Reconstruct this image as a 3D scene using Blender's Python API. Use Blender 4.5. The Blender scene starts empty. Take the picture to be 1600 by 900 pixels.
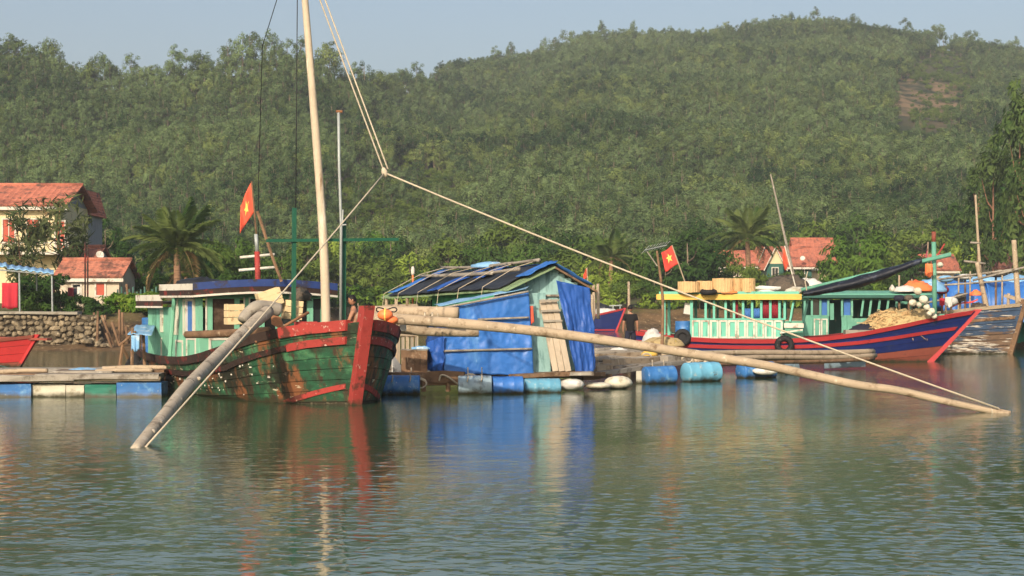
import bpy, bmesh, math, random
import numpy as np
from mathutils import Vector, Matrix, Quaternion, noise as mnoise
R = math.radians
random.seed(7); rng = np.random.default_rng(7)
S = bpy.context.scene
COL = S.collection

# ---------------------------------------------------------------- camera, sky, sun, exposure
CAMZ = 2.3
cam_d = bpy.data.cameras.new('camera'); cam = bpy.data.objects.new('camera', cam_d); COL.objects.link(cam)
cam.location = (0, 0, CAMZ); cam.rotation_euler = (R(90), 0, 0)
cam_d.sensor_width = 36; cam_d.lens = 63.0; cam_d.shift_y = 0.01375; cam_d.clip_end = 6000; cam_d.clip_start = 0.3
S.camera = cam
SUN_EL = R(27); SUN_AZ = math.atan2(-0.29, -0.957)          # direction towards the sun, x/y
w = bpy.data.worlds.new('World'); S.world = w; w.use_nodes = True
wn = w.node_tree.nodes; wl = w.node_tree.links
bg = wn['Background']; sky = wn.new('ShaderNodeTexSky'); sky.sky_type = 'NISHITA'; sky.sun_disc = False
sky.sun_elevation = SUN_EL; sky.sun_rotation = SUN_AZ; sky.air_density = 1.05; sky.dust_density = 4.5; sky.ozone_density = 2.0
wl.new(sky.outputs[0], bg.inputs['Color']); bg.inputs['Strength'].default_value = 0.15
sun_d = bpy.data.lights.new('sun', 'SUN'); sun_o = bpy.data.objects.new('sun', sun_d); COL.objects.link(sun_o)
sun_d.energy = 4.0; sun_d.angle = R(0.6); sun_d.color = (1.0, 0.86, 0.68)
sv = Vector((math.sin(SUN_AZ)*math.cos(SUN_EL), math.cos(SUN_AZ)*math.cos(SUN_EL), math.sin(SUN_EL)))
sun_o.location = sv*50; sun_o.rotation_euler = (-sv).to_track_quat('-Z', 'Y').to_euler()
S.view_settings.view_transform = 'Standard'; S.view_settings.look = 'None'
S.view_settings.exposure = 0.08; S.view_settings.gamma = 1.0; S.view_settings.use_curve_mapping = False
S.render.engine = 'CYCLES'
S.cycles.use_denoising = True
S.cycles.max_bounces = 6; S.cycles.diffuse_bounces = 2; S.cycles.glossy_bounces = 3; S.cycles.transmission_bounces = 3
S.cycles.volume_bounces = 0; S.cycles.transparent_max_bounces = 6
S.cycles.caustics_reflective = False; S.cycles.caustics_refractive = False

F_PX = 2800.0; HOR = 472.0
def W(px, py, d): return Vector(((px-800)/F_PX*d, d, CAMZ + (HOR-py)/F_PX*d))
def WZ(px, d, z): return Vector(((px-800)/F_PX*d, d, z))

# ---------------------------------------------------------------- materials
def srgb(r, g, b, k=1.0):
    f = lambda c: ((c/255+0.055)/1.055)**2.4 if c > 10 else c/255/12.92
    return (f(r)*k, f(g)*k, f(b)*k)
MATS = {}
WATERLINE = ('plastic_blue', 'plastic_pale_blue', 'plastic_grey', 'plastic_green', 'foam_white', 'tarp_blue', 'green_hull', 'antifoul', 'red_paint', 'old_planks_white', 'red_boat')
def dust(c, k=0.14):      # sun-bleached, dusty version of a paint colour
    g = 0.3*c[0]+0.59*c[1]+0.11*c[2]; return tuple(v+(g*1.05-v)*k for v in c)
def mat(name, col, rough=0.65, var=0.18, scale=2.5, layers=(), bump=0.0, bscale=12.0, objvar=0.12, metal=0.0, spec=0.3, stretch=(1, 1, 1)):
    """layers: (colour, noise scale, lo, hi, stretch) patches of another colour (stain, chipped paint, rust)"""
    m = bpy.data.materials.new(name); m.use_nodes = True; MATS[name] = m
    col = dust(col); n = m.node_tree.nodes; l = m.node_tree.links; b = n['Principled BSDF']
    b.inputs['Roughness'].default_value = rough; b.inputs['Metallic'].default_value = metal
    b.inputs['Specular IOR Level'].default_value = spec
    geo = n.new('ShaderNodeNewGeometry')
    def mapped(st):
        mp = n.new('ShaderNodeMapping'); mp.inputs['Scale'].default_value = st
        l.new(geo.outputs['Position'], mp.inputs['Vector']); return mp.outputs[0]
    def noise(sc, st, det=4):
        t = n.new('ShaderNodeTexNoise'); t.inputs['Scale'].default_value = sc; t.inputs['Detail'].default_value = det
        t.inputs['Roughness'].default_value = 0.65
        l.new(mapped(st), t.inputs['Vector']); return t.outputs['Fac']
    mr = n.new('ShaderNodeMapRange'); l.new(noise(scale, stretch), mr.inputs['Value'])
    mr.inputs['From Min'].default_value = 0.25; mr.inputs['From Max'].default_value = 0.75
    mr.inputs['To Min'].default_value = 1-var; mr.inputs['To Max'].default_value = 1+var
    oi = n.new('ShaderNodeObjectInfo'); mo = n.new('ShaderNodeMapRange'); l.new(oi.outputs['Random'], mo.inputs['Value'])
    mo.inputs['To Min'].default_value = 1-objvar; mo.inputs['To Max'].default_value = 1+objvar
    mu = n.new('ShaderNodeMath'); mu.operation = 'MULTIPLY'; l.new(mr.outputs[0], mu.inputs[0]); l.new(mo.outputs[0], mu.inputs[1])
    vm = n.new('ShaderNodeVectorMath'); vm.operation = 'SCALE'; vm.inputs[0].default_value = col; l.new(mu.outputs[0], vm.inputs['Scale'])
    cur = vm.outputs[0]
    for (c2, sc, lo, hi, st) in layers:
        r = n.new('ShaderNodeMapRange'); l.new(noise(sc, st, 6), r.inputs['Value'])
        r.inputs['From Min'].default_value = lo; r.inputs['From Max'].default_value = hi
        mx = n.new('ShaderNodeMix'); mx.data_type = 'RGBA'; l.new(r.outputs[0], mx.inputs['Factor'])
        l.new(cur, mx.inputs['A']); mx.inputs['B'].default_value = (*dust(c2), 1); cur = mx.outputs['Result']
    if name in WATERLINE:      # slime and scum left at the waterline
        sp = n.new('ShaderNodeSeparateXYZ'); l.new(geo.outputs['Position'], sp.inputs[0])
        ad = n.new('ShaderNodeMath'); ad.operation = 'MULTIPLY_ADD'; l.new(noise(4.0, (1, 1, 1), 5), ad.inputs[0]); ad.inputs[1].default_value = -0.27; l.new(sp.outputs['Z'], ad.inputs[2])
        r = n.new('ShaderNodeMapRange'); l.new(ad.outputs[0], r.inputs['Value']); r.inputs['From Min'].default_value = 0.0; r.inputs['From Max'].default_value = -0.12
        mx = n.new('ShaderNodeMix'); mx.data_type = 'RGBA'; l.new(r.outputs[0], mx.inputs['Factor']); l.new(cur, mx.inputs['A']); mx.inputs['B'].default_value = (*srgb(62, 58, 40), 1); cur = mx.outputs['Result']
    l.new(cur, b.inputs['Base Color'])
    if bump:
        bp = n.new('ShaderNodeBump'); bp.inputs['Strength'].default_value = bump; bp.inputs['Distance'].default_value = 0.03
        l.new(noise(bscale, stretch, 5), bp.inputs['Height']); l.new(bp.outputs[0], b.inputs['Normal'])
    return m
def leaf_mat(name, ca, cb, trans=0.25, patch=0.05):
    m = bpy.data.materials.new(name); m.use_nodes = True; MATS[name] = m
    n = m.node_tree.nodes; l = m.node_tree.links; n.remove(n['Principled BSDF'])
    oi = n.new('ShaderNodeObjectInfo'); geo = n.new('ShaderNodeNewGeometry')
    t = n.new('ShaderNodeTexNoise'); t.inputs['Scale'].default_value = patch; t.inputs['Detail'].default_value = 3; l.new(geo.outputs['Position'], t.inputs['Vector'])
    t2 = n.new('ShaderNodeTexNoise'); t2.inputs['Scale'].default_value = 1.7; t2.inputs['Detail'].default_value = 2; l.new(geo.outputs['Position'], t2.inputs['Vector'])
    a = n.new('ShaderNodeMath'); a.operation = 'ADD'; l.new(oi.outputs['Random'], a.inputs[0]); l.new(t.outputs['Fac'], a.inputs[1])
    ap = n.new('ShaderNodeMapRange'); l.new(t.outputs['Fac'], ap.inputs['Value']); ap.inputs['From Min'].default_value = .35; ap.inputs['From Max'].default_value = .65; l.new(ap.outputs[0], a.inputs[1])
    a2 = n.new('ShaderNodeMath'); a2.operation = 'ADD'; l.new(a.outputs[0], a2.inputs[0]); l.new(t2.outputs['Fac'], a2.inputs[1])
    mr = n.new('ShaderNodeMapRange'); l.new(a2.outputs[0], mr.inputs['Value']); mr.inputs['From Min'].default_value = 0.65; mr.inputs['From Max'].default_value = 2.25
    mx = n.new('ShaderNodeMix'); mx.data_type = 'RGBA'; l.new(mr.outputs[0], mx.inputs['Factor'])
    mx.inputs['A'].default_value = (*ca, 1); mx.inputs['B'].default_value = (*cb, 1)
    d = n.new('ShaderNodeBsdfDiffuse'); tr = n.new('ShaderNodeBsdfTranslucent'); ms = n.new('ShaderNodeMixShader'); ms.inputs[0].default_value = trans
    l.new(mx.outputs['Result'], d.inputs[0]); l.new(mx.outputs['Result'], tr.inputs[0]); l.new(d.outputs[0], ms.inputs[1]); l.new(tr.outputs[0], ms.inputs[2])
    l.new(ms.outputs[0], n['Material Output'].inputs['Surface'])
    return m
WHT = srgb(225, 220, 205)
mat('green_hull', srgb(34, 88, 58), 0.6, 0.35, 1.6, [
    (srgb(66, 124, 80), 1.6, 0.50, 0.60, (1, 1, 1.6)), (srgb(44, 44, 30), 0.8, 0.46, 0.58, (1, 1, 0.8)), (srgb(134, 80, 40), 1.5, 0.53, 0.60, (1, 1, 0.45)), (srgb(70, 52, 36), 3.0, 0.55, 0.62, (1.2, 1.2, 0.4)),
    (srgb(205, 190, 155), 4.0, 0.63, 0.67, (0.5, 0.5, 2.2))], 0.35, 9)
mat('red_paint', srgb(176, 52, 42), 0.65, 0.25, 3, [(srgb(104, 50, 38), 3.0, 0.52, 0.62, (1, 1, 1)), (srgb(205, 165, 145), 7, 0.62, 0.67, (1, 1, 1))], 0.3, 18)
mat('dark_rail', srgb(58, 42, 34), 0.8, 0.3, 4, [(srgb(120, 40, 30), 2.5, 0.55, 0.62, (1, 1, 1)), (srgb(150, 140, 120), 8, 0.66, 0.72, (1, 1, 1))], 0.4, 14)
mat('weed', srgb(66, 58, 42), 0.9, 0.4, 5, [(srgb(120, 110, 85), 9, 0.56, 0.66, (1, 1, 2))], 0.5, 20)
mat('inner_dark', srgb(48, 40, 32), 0.9, 0.2, 3)
mat('cabin_green', srgb(112, 184, 150), 0.6, 0.10, 2, [(srgb(70, 130, 100), 2.6, 0.58, 0.68, (1, 1, 0.3)), (srgb(60, 80, 62), 5, 0.68, 0.74, (2, 2, 0.4))], 0.15, 20, 0.05)
mat('post_green', srgb(24, 92, 68), 0.5, 0.15, 3, (), 0, 10, 0.05)
mat('white_trim', srgb(208, 200, 182), 0.65, 0.12, 4, [(srgb(150, 130, 110), 3.5, 0.54, 0.66, (1, 1, 1))], 0, 10, 0.05)
mat('blue_paint', srgb(42, 66, 126), 0.6, 0.25, 2, [(srgb(60, 56, 66), 2.4, 0.52, 0.62, (1, 1, 1)), (srgb(120, 130, 150), 5, 0.6, 0.68, (1, 1, 1))], 0.1, 15, 0.05)
mat('plastic_blue', srgb(40, 112, 180), 0.45, 0.15, 3, [(srgb(110, 160, 190), 3.0, 0.54, 0.70, (1, 1, 1)), (srgb(80, 92, 92), 2.0, 0.56, 0.70, (1, 1, 1)), (srgb(180, 190, 190), 9, 0.64, 0.70, (1, 1, 1))], 0.1, 8, 0.12, 0, 0.4)
mat('plastic_pale_blue', srgb(90, 165, 195), 0.4, 0.15, 3, [(srgb(170, 190, 190), 5, 0.58, 0.7, (1, 1, 1)), (srgb(110, 90, 70), 4, 0.64, 0.72, (1, 1, 1))], 0.15, 8)
mat('plastic_grey', srgb(140, 165, 180), 0.5, 0.2, 3, [(srgb(90, 100, 105), 3, 0.55, 0.68, (1, 1, 1)), (srgb(150, 120, 80), 5, 0.62, 0.7, (1, 1, 1))], 0.15, 8)
mat('foam_white', srgb(208, 200, 176), 0.8, 0.15, 4, [(srgb(150, 138, 108), 2.5, 0.52, 0.66, (1, 1, 1))], 0.3, 16)
mat('plastic_green', srgb(22, 112, 92), 0.45, 0.15, 3, [(srgb(60, 80, 70), 4, 0.58, 0.7, (1, 1, 1))], 0.1, 9)
mat('tarp_blue', srgb(34, 108, 190), 0.42, 0.14, 1.6, [(srgb(74, 140, 204), 1.4, 0.56, 0.7, (1.6, 1.6, 0.35)), (srgb(150, 185, 215), 4.0, 0.66, 0.74, (3, 3, 0.4))], 0.5, 5, 0.04, 0, 0.4)
mat('tarp_deep_blue', srgb(26, 86, 172), 0.45, 0.2, 1.6, [(srgb(60, 120, 195), 2.5, 0.62, 0.74, (1, 1, 1))], 0.6, 5, 0.04, 0, 0.4)
mat('tarp_light', srgb(120, 175, 215), 0.5, 0.15, 2, [(srgb(200, 210, 215), 2.5, 0.55, 0.68, (1, 1, 1))], 0.4, 6, 0.05)
mat('tarp_black', srgb(40, 42, 46), 0.55, 0.25, 2, [(srgb(70, 72, 74), 2.5, 0.55, 0.7, (1, 1, 1))], 0.5, 6, 0.08)
mat('tarp_navy', srgb(26, 30, 42), 0.5, 0.2, 2, [(srgb(70, 78, 100), 2.4, 0.58, 0.7, (1, 1, 1))], 0.5, 6, 0.08)
mat('wood_pale', srgb(174, 152, 122), 0.8, 0.16, 2, [(srgb(120, 96, 66), 3.5, 0.54, 0.68, (1, 1, 1)), (srgb(206, 190, 160), 5, 0.6, 0.7, (1, 1, 1))], 0.5, 16, 0.10)
mat('wood_mast', srgb(200, 180, 150), 0.75, 0.12, 2, [(srgb(140, 104, 70), 5, 0.58, 0.68, (1, 1, 0.15)), (srgb(228, 214, 186), 4, 0.58, 0.7, (1, 1, 0.2))], 0.4, 16, 0.03)
mat('wood_grey', srgb(152, 142, 126), 0.85, 0.18, 2, [(srgb(96, 84, 70), 3.2, 0.54, 0.68, (1, 1, 1)), (srgb(180, 172, 156), 5, 0.6, 0.7, (1, 1, 1))], 0.5, 14, 0.1)
mat('wood_brown', srgb(128, 96, 66), 0.85, 0.2, 2.5, [(srgb(78, 58, 40), 3, 0.52, 0.68, (1, 1, 1)), (srgb(164, 140, 108), 5, 0.58, 0.7, (1, 1, 1))], 0.5, 14, 0.2)
mat('wood_boom', srgb(178, 162, 138), 0.85, 0.14, 1.6, [(srgb(112, 98, 82), 2.6, 0.54, 0.66, (1, 1, 1)), (srgb(200, 192, 174), 4, 0.58, 0.7, (1, 1, 1)), (srgb(80, 66, 52), 9, 0.64, 0.70, (1, 1, 1))], 0.5, 14, 0.03)
mat('wood_cut', srgb(206, 176, 126), 0.8, 0.15, 6, (), 0.3, 20)
mat('crate_wood', srgb(222, 194, 140), 0.8, 0.1, 4, [(srgb(170, 136, 90), 5, 0.6, 0.7, (1, 1, 1))], 0.3, 20)
mat('rust_iron', srgb(150, 100, 60), 0.85, 0.25, 6, [(srgb(90, 54, 34), 6, 0.55, 0.66, (1, 1, 1))], 0.4, 20)
mat('board_teal', srgb(140, 184, 180), 0.75, 0.14, 2.2, [(srgb(84, 128, 126), 3, 0.54, 0.68, (2, 2, 0.25)), (srgb(150, 130, 105), 4, 0.6, 0.68, (2, 2, 0.3))], 0.3, 14, 0.12)
mat('board_green', srgb(70, 186, 132), 0.65, 0.12, 2.2, [(srgb(50, 140, 100), 3, 0.56, 0.68, (2, 2, 0.3))], 0.25, 14, 0.08)
mat('board_bare', srgb(182, 164, 138), 0.8, 0.12, 3, [(srgb(130, 112, 90), 3, 0.56, 0.68, (2, 2, 0.3))], 0.35, 14, 0.1)
mat('roof_green', srgb(128, 152, 104), 0.7, 0.2, 2, [(srgb(70, 100, 64), 3, 0.55, 0.66, (1, 1, 1))], 0.3, 10)
mat('turq', srgb(92, 186, 160), 0.55, 0.08, 2, [(srgb(60, 140, 120), 3, 0.62, 0.72, (1, 1, 0.4))], 0.1, 14, 0.05)
mat('turq_faded', srgb(90, 160, 134), 0.65, 0.15, 2, [(srgb(130, 180, 150), 2.2, 0.55, 0.68, (1, 1, 0.4)), (srgb(70, 90, 74), 4, 0.64, 0.72, (2, 2, 0.4))], 0.2, 14, 0.05)
mat('turq_dark', srgb(36, 92, 80), 0.6, 0.15, 2)
mat('yellow_paint', srgb(226, 178, 40), 0.55, 0.1, 3, [(srgb(170, 120, 50), 4, 0.64, 0.72, (1, 1, 1))], 0, 10, 0.03)
mat('navy_hull', srgb(24, 40, 104), 0.42, 0.14, 1.5, [(srgb(44, 56, 100), 2.5, 0.58, 0.7, (1, 1, 1))], 0.12, 10, 0.06, 0, 0.4)
mat('antifoul', srgb(150, 72, 52), 0.75, 0.15, 2, [(srgb(110, 60, 46), 3, 0.56, 0.68, (1, 1, 2)), (srgb(80, 70, 50), 2, 0.62, 0.72, (0.5, 0.5, 3))], 0.2, 14)
mat('red_gloss', srgb(178, 36, 40), 0.45, 0.12, 3, [(srgb(110, 30, 34), 3, 0.6, 0.7, (1, 1, 1))], 0.1, 12, 0.04)
mat('old_planks_blue', srgb(56, 78, 106), 0.8, 0.3, 2.5, [(srgb(110, 84, 62), 1.6, 0.50, 0.58, (0.5, 0.5, 3)), (srgb(205, 195, 176), 2.4, 0.58, 0.63, (0.4, 0.4, 5))], 0.4, 14, 0.2)
mat('old_planks_white', srgb(128, 100, 76), 0.8, 0.2, 2.5, [(srgb(216, 206, 188), 1.5, 0.52, 0.57, (0.4, 0.4, 5)), (srgb(84, 62, 46), 2.0, 0.54, 0.60, (0.5, 0.5, 5)), (srgb(70, 84, 100), 1.2, 0.56, 0.62, (0.5, 0.5, 3))], 0.4, 14, 0.2)
mat('rubber', srgb(34, 33, 33), 0.75, 0.2, 5, [(srgb(80, 76, 70), 5, 0.6, 0.72, (1, 1, 1))], 0.2, 20)
mat('rope', srgb(190, 174, 146), 0.9, 0.12, 8, (), 0.3, 60)
mat('rope_dark', srgb(40, 40, 42), 0.8, 0.1, 8)
mat('metal_grey', srgb(160, 166, 162), 0.5, 0.12, 4, (), 0, 10, 0.05, 0.2)
mat('flag_red', srgb(222, 56, 34), 0.7, 0.1, 3, (), 0, 10, 0.02)
mat('flag_orange', srgb(232, 78, 34), 0.7, 0.1, 3, (), 0, 10, 0.02)
mat('flag_pink', srgb(214, 90, 110), 0.7, 0.1, 3)
mat('star_yellow', srgb(250, 210, 60), 0.6, 0.05, 3, (), 0, 10, 0.0)
mat('orange_plastic', srgb(250, 118, 30), 0.5, 0.1, 4, [(srgb(190, 60, 24), 3, 0.58, 0.66, (1, 1, 1))], 0.2, 12, 0.05)
mat('cloth_white', srgb(214, 210, 200), 0.8, 0.1, 3, [(srgb(160, 150, 134), 3, 0.56, 0.7, (1, 1, 1))], 0.4, 10)
mat('cloth_red', srgb(190, 10, 40), 0.8, 0.15, 2, (), 0.3, 10, 0.03)
mat('cloth_maroon', srgb(120, 20, 40), 0.85, 0.15, 3, (), 0.3, 10)
mat('cloth_navy', srgb(36, 38, 54), 0.85, 0.15, 3, (), 0.3, 10)
mat('cloth_black', srgb(24, 22, 24), 0.85, 0.15, 3, (), 0.2, 10)
mat('skin', srgb(168, 116, 84), 0.55, 0.06, 5, (), 0, 10, 0.03)
mat('hair', srgb(22, 18, 16), 0.6, 0.1, 5)
mat('net_straw', srgb(186, 160, 104), 0.9, 0.25, 6, [(srgb(130, 104, 60), 6, 0.52, 0.64, (1, 1, 1)), (srgb(206, 180, 60), 3, 0.64, 0.7, (1, 1, 1))], 0.8, 24)
mat('net_dark', srgb(96, 84, 70), 0.9, 0.25, 6, [(srgb(60, 60, 54), 4, 0.5, 0.6, (1, 1, 1))], 0.8, 24)
mat('bamboo', srgb(204, 164, 104), 0.75, 0.12, 6, [(srgb(160, 120, 70), 8, 0.56, 0.66, (1, 1, 0.3))], 0.3, 30, 0.08)
mat('inside_shade', srgb(20, 20, 20), 0.9, 0.1, 3)  # near-black: shade inside the cabin and shack, put into the colour
mat('tile_orange', srgb(186, 104, 74), 0.85, 0.2, 3, [(srgb(130, 76, 58), 0.9, 0.48, 0.64, (1, 1, 1)), (srgb(96, 78, 66), 1.8, 0.58, 0.68, (1, 1, 1))], 0.4, 9, 0.08)
mat('tile_old', srgb(180, 106, 76), 0.85, 0.25, 4, [(srgb(116, 74, 58), 1.2, 0.48, 0.62, (1, 1, 1)), (srgb(84, 72, 58), 2.2, 0.58, 0.68, (1, 1, 1))], 0.4, 9, 0.12)
mat('tile_brown', srgb(140, 86, 64), 0.85, 0.2, 4, [(srgb(96, 66, 54), 1.6, 0.54, 0.66, (1, 1, 1))], 0.4, 9, 0.08)
mat('plaster_cream', srgb(218, 200, 150), 0.85, 0.08, 1.5, [(srgb(160, 140, 104), 1.6, 0.58, 0.7, (1, 1, 0.4))], 0.1, 10, 0.04)
mat('plaster_pale', srgb(206, 188, 160), 0.85, 0.1, 1.5, [(srgb(140, 120, 98), 1.4, 0.56, 0.7, (1, 1, 0.4))], 0.1, 10, 0.04)
mat('plaster_grey_and_shade', srgb(140, 142, 144), 0.85, 0.1, 1.5, [(srgb(110, 110, 110), 1.6, 0.58, 0.7, (1, 1, 0.4))], 0.1, 10, 0.04)  # grey plaster; on the cream house's gable it paints the shaded side
mat('shutter_orange', srgb(186, 72, 40), 0.6, 0.12, 3)
mat('concrete', srgb(150, 142, 124), 0.9, 0.15, 2, [(srgb(110, 100, 84), 2, 0.55, 0.68, (1, 1, 1))], 0.3, 12)
mat('stone', srgb(136, 120, 92), 0.9, 0.25, 2.5, [(srgb(90, 80, 60), 2.5, 0.54, 0.66, (1, 1, 1)), (srgb(176, 160, 128), 3.5, 0.6, 0.68, (1, 1, 1))], 0.5, 8, 0.3)
mat('mortar', srgb(74, 64, 48), 0.95, 0.3, 2.5, (), 0.5, 8)
mat('red_boat', srgb(196, 30, 30), 0.5, 0.12, 2, [(srgb(120, 24, 24), 3, 0.6, 0.7, (1, 1, 1))], 0.1, 12)
mat('trunk', srgb(130, 112, 90), 0.9, 0.25, 3, [(srgb(84, 70, 54), 3, 0.54, 0.66, (1, 1, 0.3))], 0.5, 10)
mat('trunk_pine', srgb(140, 98, 70), 0.9, 0.25, 3, (), 0.4, 10)
mat('palm_trunk', srgb(150, 112, 80), 0.9, 0.2, 6, [(srgb(96, 70, 50), 7, 0.52, 0.64, (0.2, 0.2, 2))], 0.5, 12)
mat('glass_dark', srgb(40, 46, 46), 0.12, 0.2, 2, (), 0, 10, 0.05, 0, 0.6)
mat('glass_brown', srgb(72, 56, 44), 0.15, 0.25, 2.4, [(srgb(110, 90, 72), 2.6, 0.55, 0.7, (1, 1, 1))], 0, 10, 0.05, 0, 0.5)
mat('curtain_blue', srgb(52, 112, 184), 0.7, 0.15, 3, (), 0.2, 10, 0.05)
mat('curtain_red', srgb(146, 18, 40), 0.7, 0.2, 5, (), 0.3, 14, 0.05)
mat('net_green', srgb(70, 110, 96), 0.8, 0.2, 3)
LEAFD = {}
leaf_mat('leaf_euc', srgb(32, 60, 34), srgb(120, 140, 90), 0.15, 0.022)
leaf_mat('leaf_euc2', srgb(38, 68, 34), srgb(128, 142, 80), 0.15, 0.03)
leaf_mat('leaf_dark', srgb(40, 66, 34), srgb(84, 110, 50), 0.25, 0.1)
leaf_mat('leaf_mid', srgb(50, 80, 36), srgb(118, 136, 62), 0.3, 0.1)
leaf_mat('leaf_bright', srgb(84, 118, 40), srgb(150, 168, 70), 0.3, 0.1)
leaf_mat('leaf_round', srgb(70, 104, 40), srgb(118, 142, 58), 0.3, 0.1)
leaf_mat('leaf_casuarina', srgb(62, 78, 50), srgb(110, 116, 74), 0.25, 0.2)
leaf_mat('leaf_palm', srgb(56, 82, 40), srgb(122, 134, 76), 0.3, 0.4)
leaf_mat('leaf_dry', srgb(120, 98, 66), srgb(160, 136, 96), 0.2, 0.3)

# ---------------------------------------------------------------- geometry helpers
class MB:
    def __init__(s): s.v = []; s.f = []
    def add(s, vs, fs):
        o = len(s.v); s.v += [tuple(v) for v in vs]; s.f += [tuple(i+o for i in f) for f in fs]; return s
    def hexa(s, p):      # 8 corners: bottom 4 ccw, top 4 ccw
        return s.add(p, [(0, 3, 2, 1), (4, 5, 6, 7), (0, 1, 5, 4), (1, 2, 6, 5), (2, 3, 7, 6), (3, 0, 4, 7)])
    def box(s, c, d, q=None):
        c = Vector(c); P = []
        for z in (-1, 1):
            for x, y in ((-1, -1), (1, -1), (1, 1), (-1, 1)):
                v = Vector((x*d[0]/2, y*d[1]/2, z*d[2]/2))
                P.append(c + (q @ v if q else v))
        return s.hexa(P)
    def beam(s, a, b, wd, ht, up=(0, 0, 1)):
        a = Vector(a); b = Vector(b); t = (b-a).normalized(); u = Vector(up)
        x = t.cross(u)
        if x.length < 1e-3: x = t.cross(Vector((1, 0, 0)))
        x.normalize(); y = x.cross(t).normalized()
        P = []
        for e in (a, b):
            for i, j in ((-1, -1), (1, -1), (1, 1), (-1, 1)): P.append(e + x*(i*wd/2) + y*(j*ht/2))
        return s.hexa(P)
    def tube(s, pts, rad, n=8, cap=True, wob=0.0, seed=0):
        pts = [Vector(p) for p in pts]; k = len(pts)
        if not hasattr(rad, '__len__'): rad = [rad]*k
        rn = random.Random(seed); vs = []; fs = []
        x = None
        for i in range(k):
            t = (pts[min(i+1, k-1)] - pts[max(i-1, 0)]).normalized()
            if x is None: x = t.orthogonal().normalized()
            else: x = (x - t*x.dot(t)).normalized()
            y = t.cross(x)
            for j in range(n):
                a = 2*math.pi*j/n; r = rad[i]*(1+wob*rn.uniform(-1, 1))
                vs.append(pts[i] + x*(r*math.cos(a)) + y*(r*math.sin(a)))
        for i in range(k-1):
            for j in range(n): fs.append((i*n+j, i*n+(j+1) % n, (i+1)*n+(j+1) % n, (i+1)*n+j))
        if cap: fs.append(tuple(range(n-1, -1, -1))); fs.append(tuple((k-1)*n+j for j in range(n)))
        return s.add(vs, fs)
    def grid(s, fn, nu, nv):
        vs = [fn(i/nu, j/nv) for i in range(nu+1) for j in range(nv+1)]
        fs = [(i*(nv+1)+j, (i+1)*(nv+1)+j, (i+1)*(nv+1)+j+1, i*(nv+1)+j+1) for i in range(nu) for j in range(nv)]
        return s.add(vs, fs)
    def slab(s, fn, nu, nv, th):   # closed sheet with thickness vector th(u,v) or a constant Vector
        n0 = len(s.v); m = (nu+1)*(nv+1)
        g = lambda u, v: Vector(fn(u, v))
        s.grid(g, nu, nv)
        t = th if callable(th) else (lambda u, v: th)
        s.v += [tuple(g(i/nu, j/nv) + t(i/nu, j/nv)) for i in range(nu+1) for j in range(nv+1)]
        s.f += [tuple(n0+m+(i*(nv+1)+j) for (i, j) in q) for q in [((i, j), (i, j+1), (i+1, j+1), (i+1, j)) for i in range(nu) for j in range(nv)]]
        ring = [(i, 0) for i in range(nu)] + [(nu, j) for j in range(nv)] + [(i, nv) for i in range(nu, 0, -1)] + [(0, j) for j in range(nv, 0, -1)]
        ix = [n0+i*(nv+1)+j for i, j in ring]
        for a in range(len(ix)):
            b = (a+1) % len(ix); s.f.append((ix[b], ix[a], ix[a]+m, ix[b]+m))
        return s
    def lathe(s, prof, n=16, axis=None, base=(0, 0, 0)):
        # prof: [(r, h)]
        q = Vector(axis).normalized().to_track_quat('Z', 'Y') if axis is not None else Quaternion()
        b = Vector(base); vs = []; fs = []; k = len(prof)
        for r, h in prof:
            for j in range(n):
                a = 2*math.pi*j/n; vs.append(b + q @ Vector((r*math.cos(a), r*math.sin(a), h)))
        for i in range(k-1):
            for j in range(n): fs.append((i*n+j, i*n+(j+1) % n, (i+1)*n+(j+1) % n, (i+1)*n+j))
        fs.append(tuple(range(n-1, -1, -1))); fs.append(tuple((k-1)*n+j for j in range(n)))
        return s.add(vs, fs)
    def mesh(s, name, m, smooth=False, off=None):
        me = bpy.data.meshes.new(name)
        v = s.v if off is None else [(a-off[0], b-off[1], c-off[2]) for a, b, c in s.v]
        me.from_pydata(v, [], s.f); me.update()
        if m: me.materials.append(MATS[m] if isinstance(m, str) else m)
        if smooth: me.polygons.foreach_set('use_smooth', [True]*len(me.polygons))
        return me
def tag(o, label=None, cat=None, group=None, kind=None):
    if label: o['label'] = label
    if cat: o['category'] = cat
    if group: o['group'] = group
    if kind: o['kind'] = kind
    return o
def worldloc(o):
    p = Vector((0, 0, 0))
    while o: p += o.location; o = o.parent
    return p
def obj(name, mb, m, parent=None, smooth=False, kind=None, label=None):
    """mesh object from world-coordinate builder; origin of a part = origin of its thing"""
    off = worldloc(parent) if parent else None
    o = bpy.data.objects.new(name, mb.mesh(name, m, smooth, off)); COL.objects.link(o)
    o.parent = parent
    tag(o, label=label, kind=kind)
    return o
def single(name, mb, m, label, cat, group=None, smooth=False, kind=None):
    v = np.array(mb.v); base = Vector(((v[:, 0].min()+v[:, 0].max())/2, (v[:, 1].min()+v[:, 1].max())/2, v[:, 2].min()))
    o = bpy.data.objects.new(name, mb.mesh(name, m, smooth, base)); COL.objects.link(o); o.location = base
    return tag(o, label, cat, group, kind)
def thing(name, loc, label, cat, group=None):
    o = bpy.data.objects.new(name, None); COL.objects.link(o); o.location = loc; o.empty_display_size = 0.2
    return tag(o, label, cat, group)
def inst(name, me, M4, parent=None, label=None, cat=None, group=None, kind=None):
    """object that shares mesh data; M4 is its world matrix"""
    o = bpy.data.objects.new(name, me); COL.objects.link(o)
    if parent:
        o.parent = parent; M4 = Matrix.Translation(-worldloc(parent)) @ M4
    o.matrix_basis = M4
    return tag(o, label, cat, group, kind)
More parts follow.
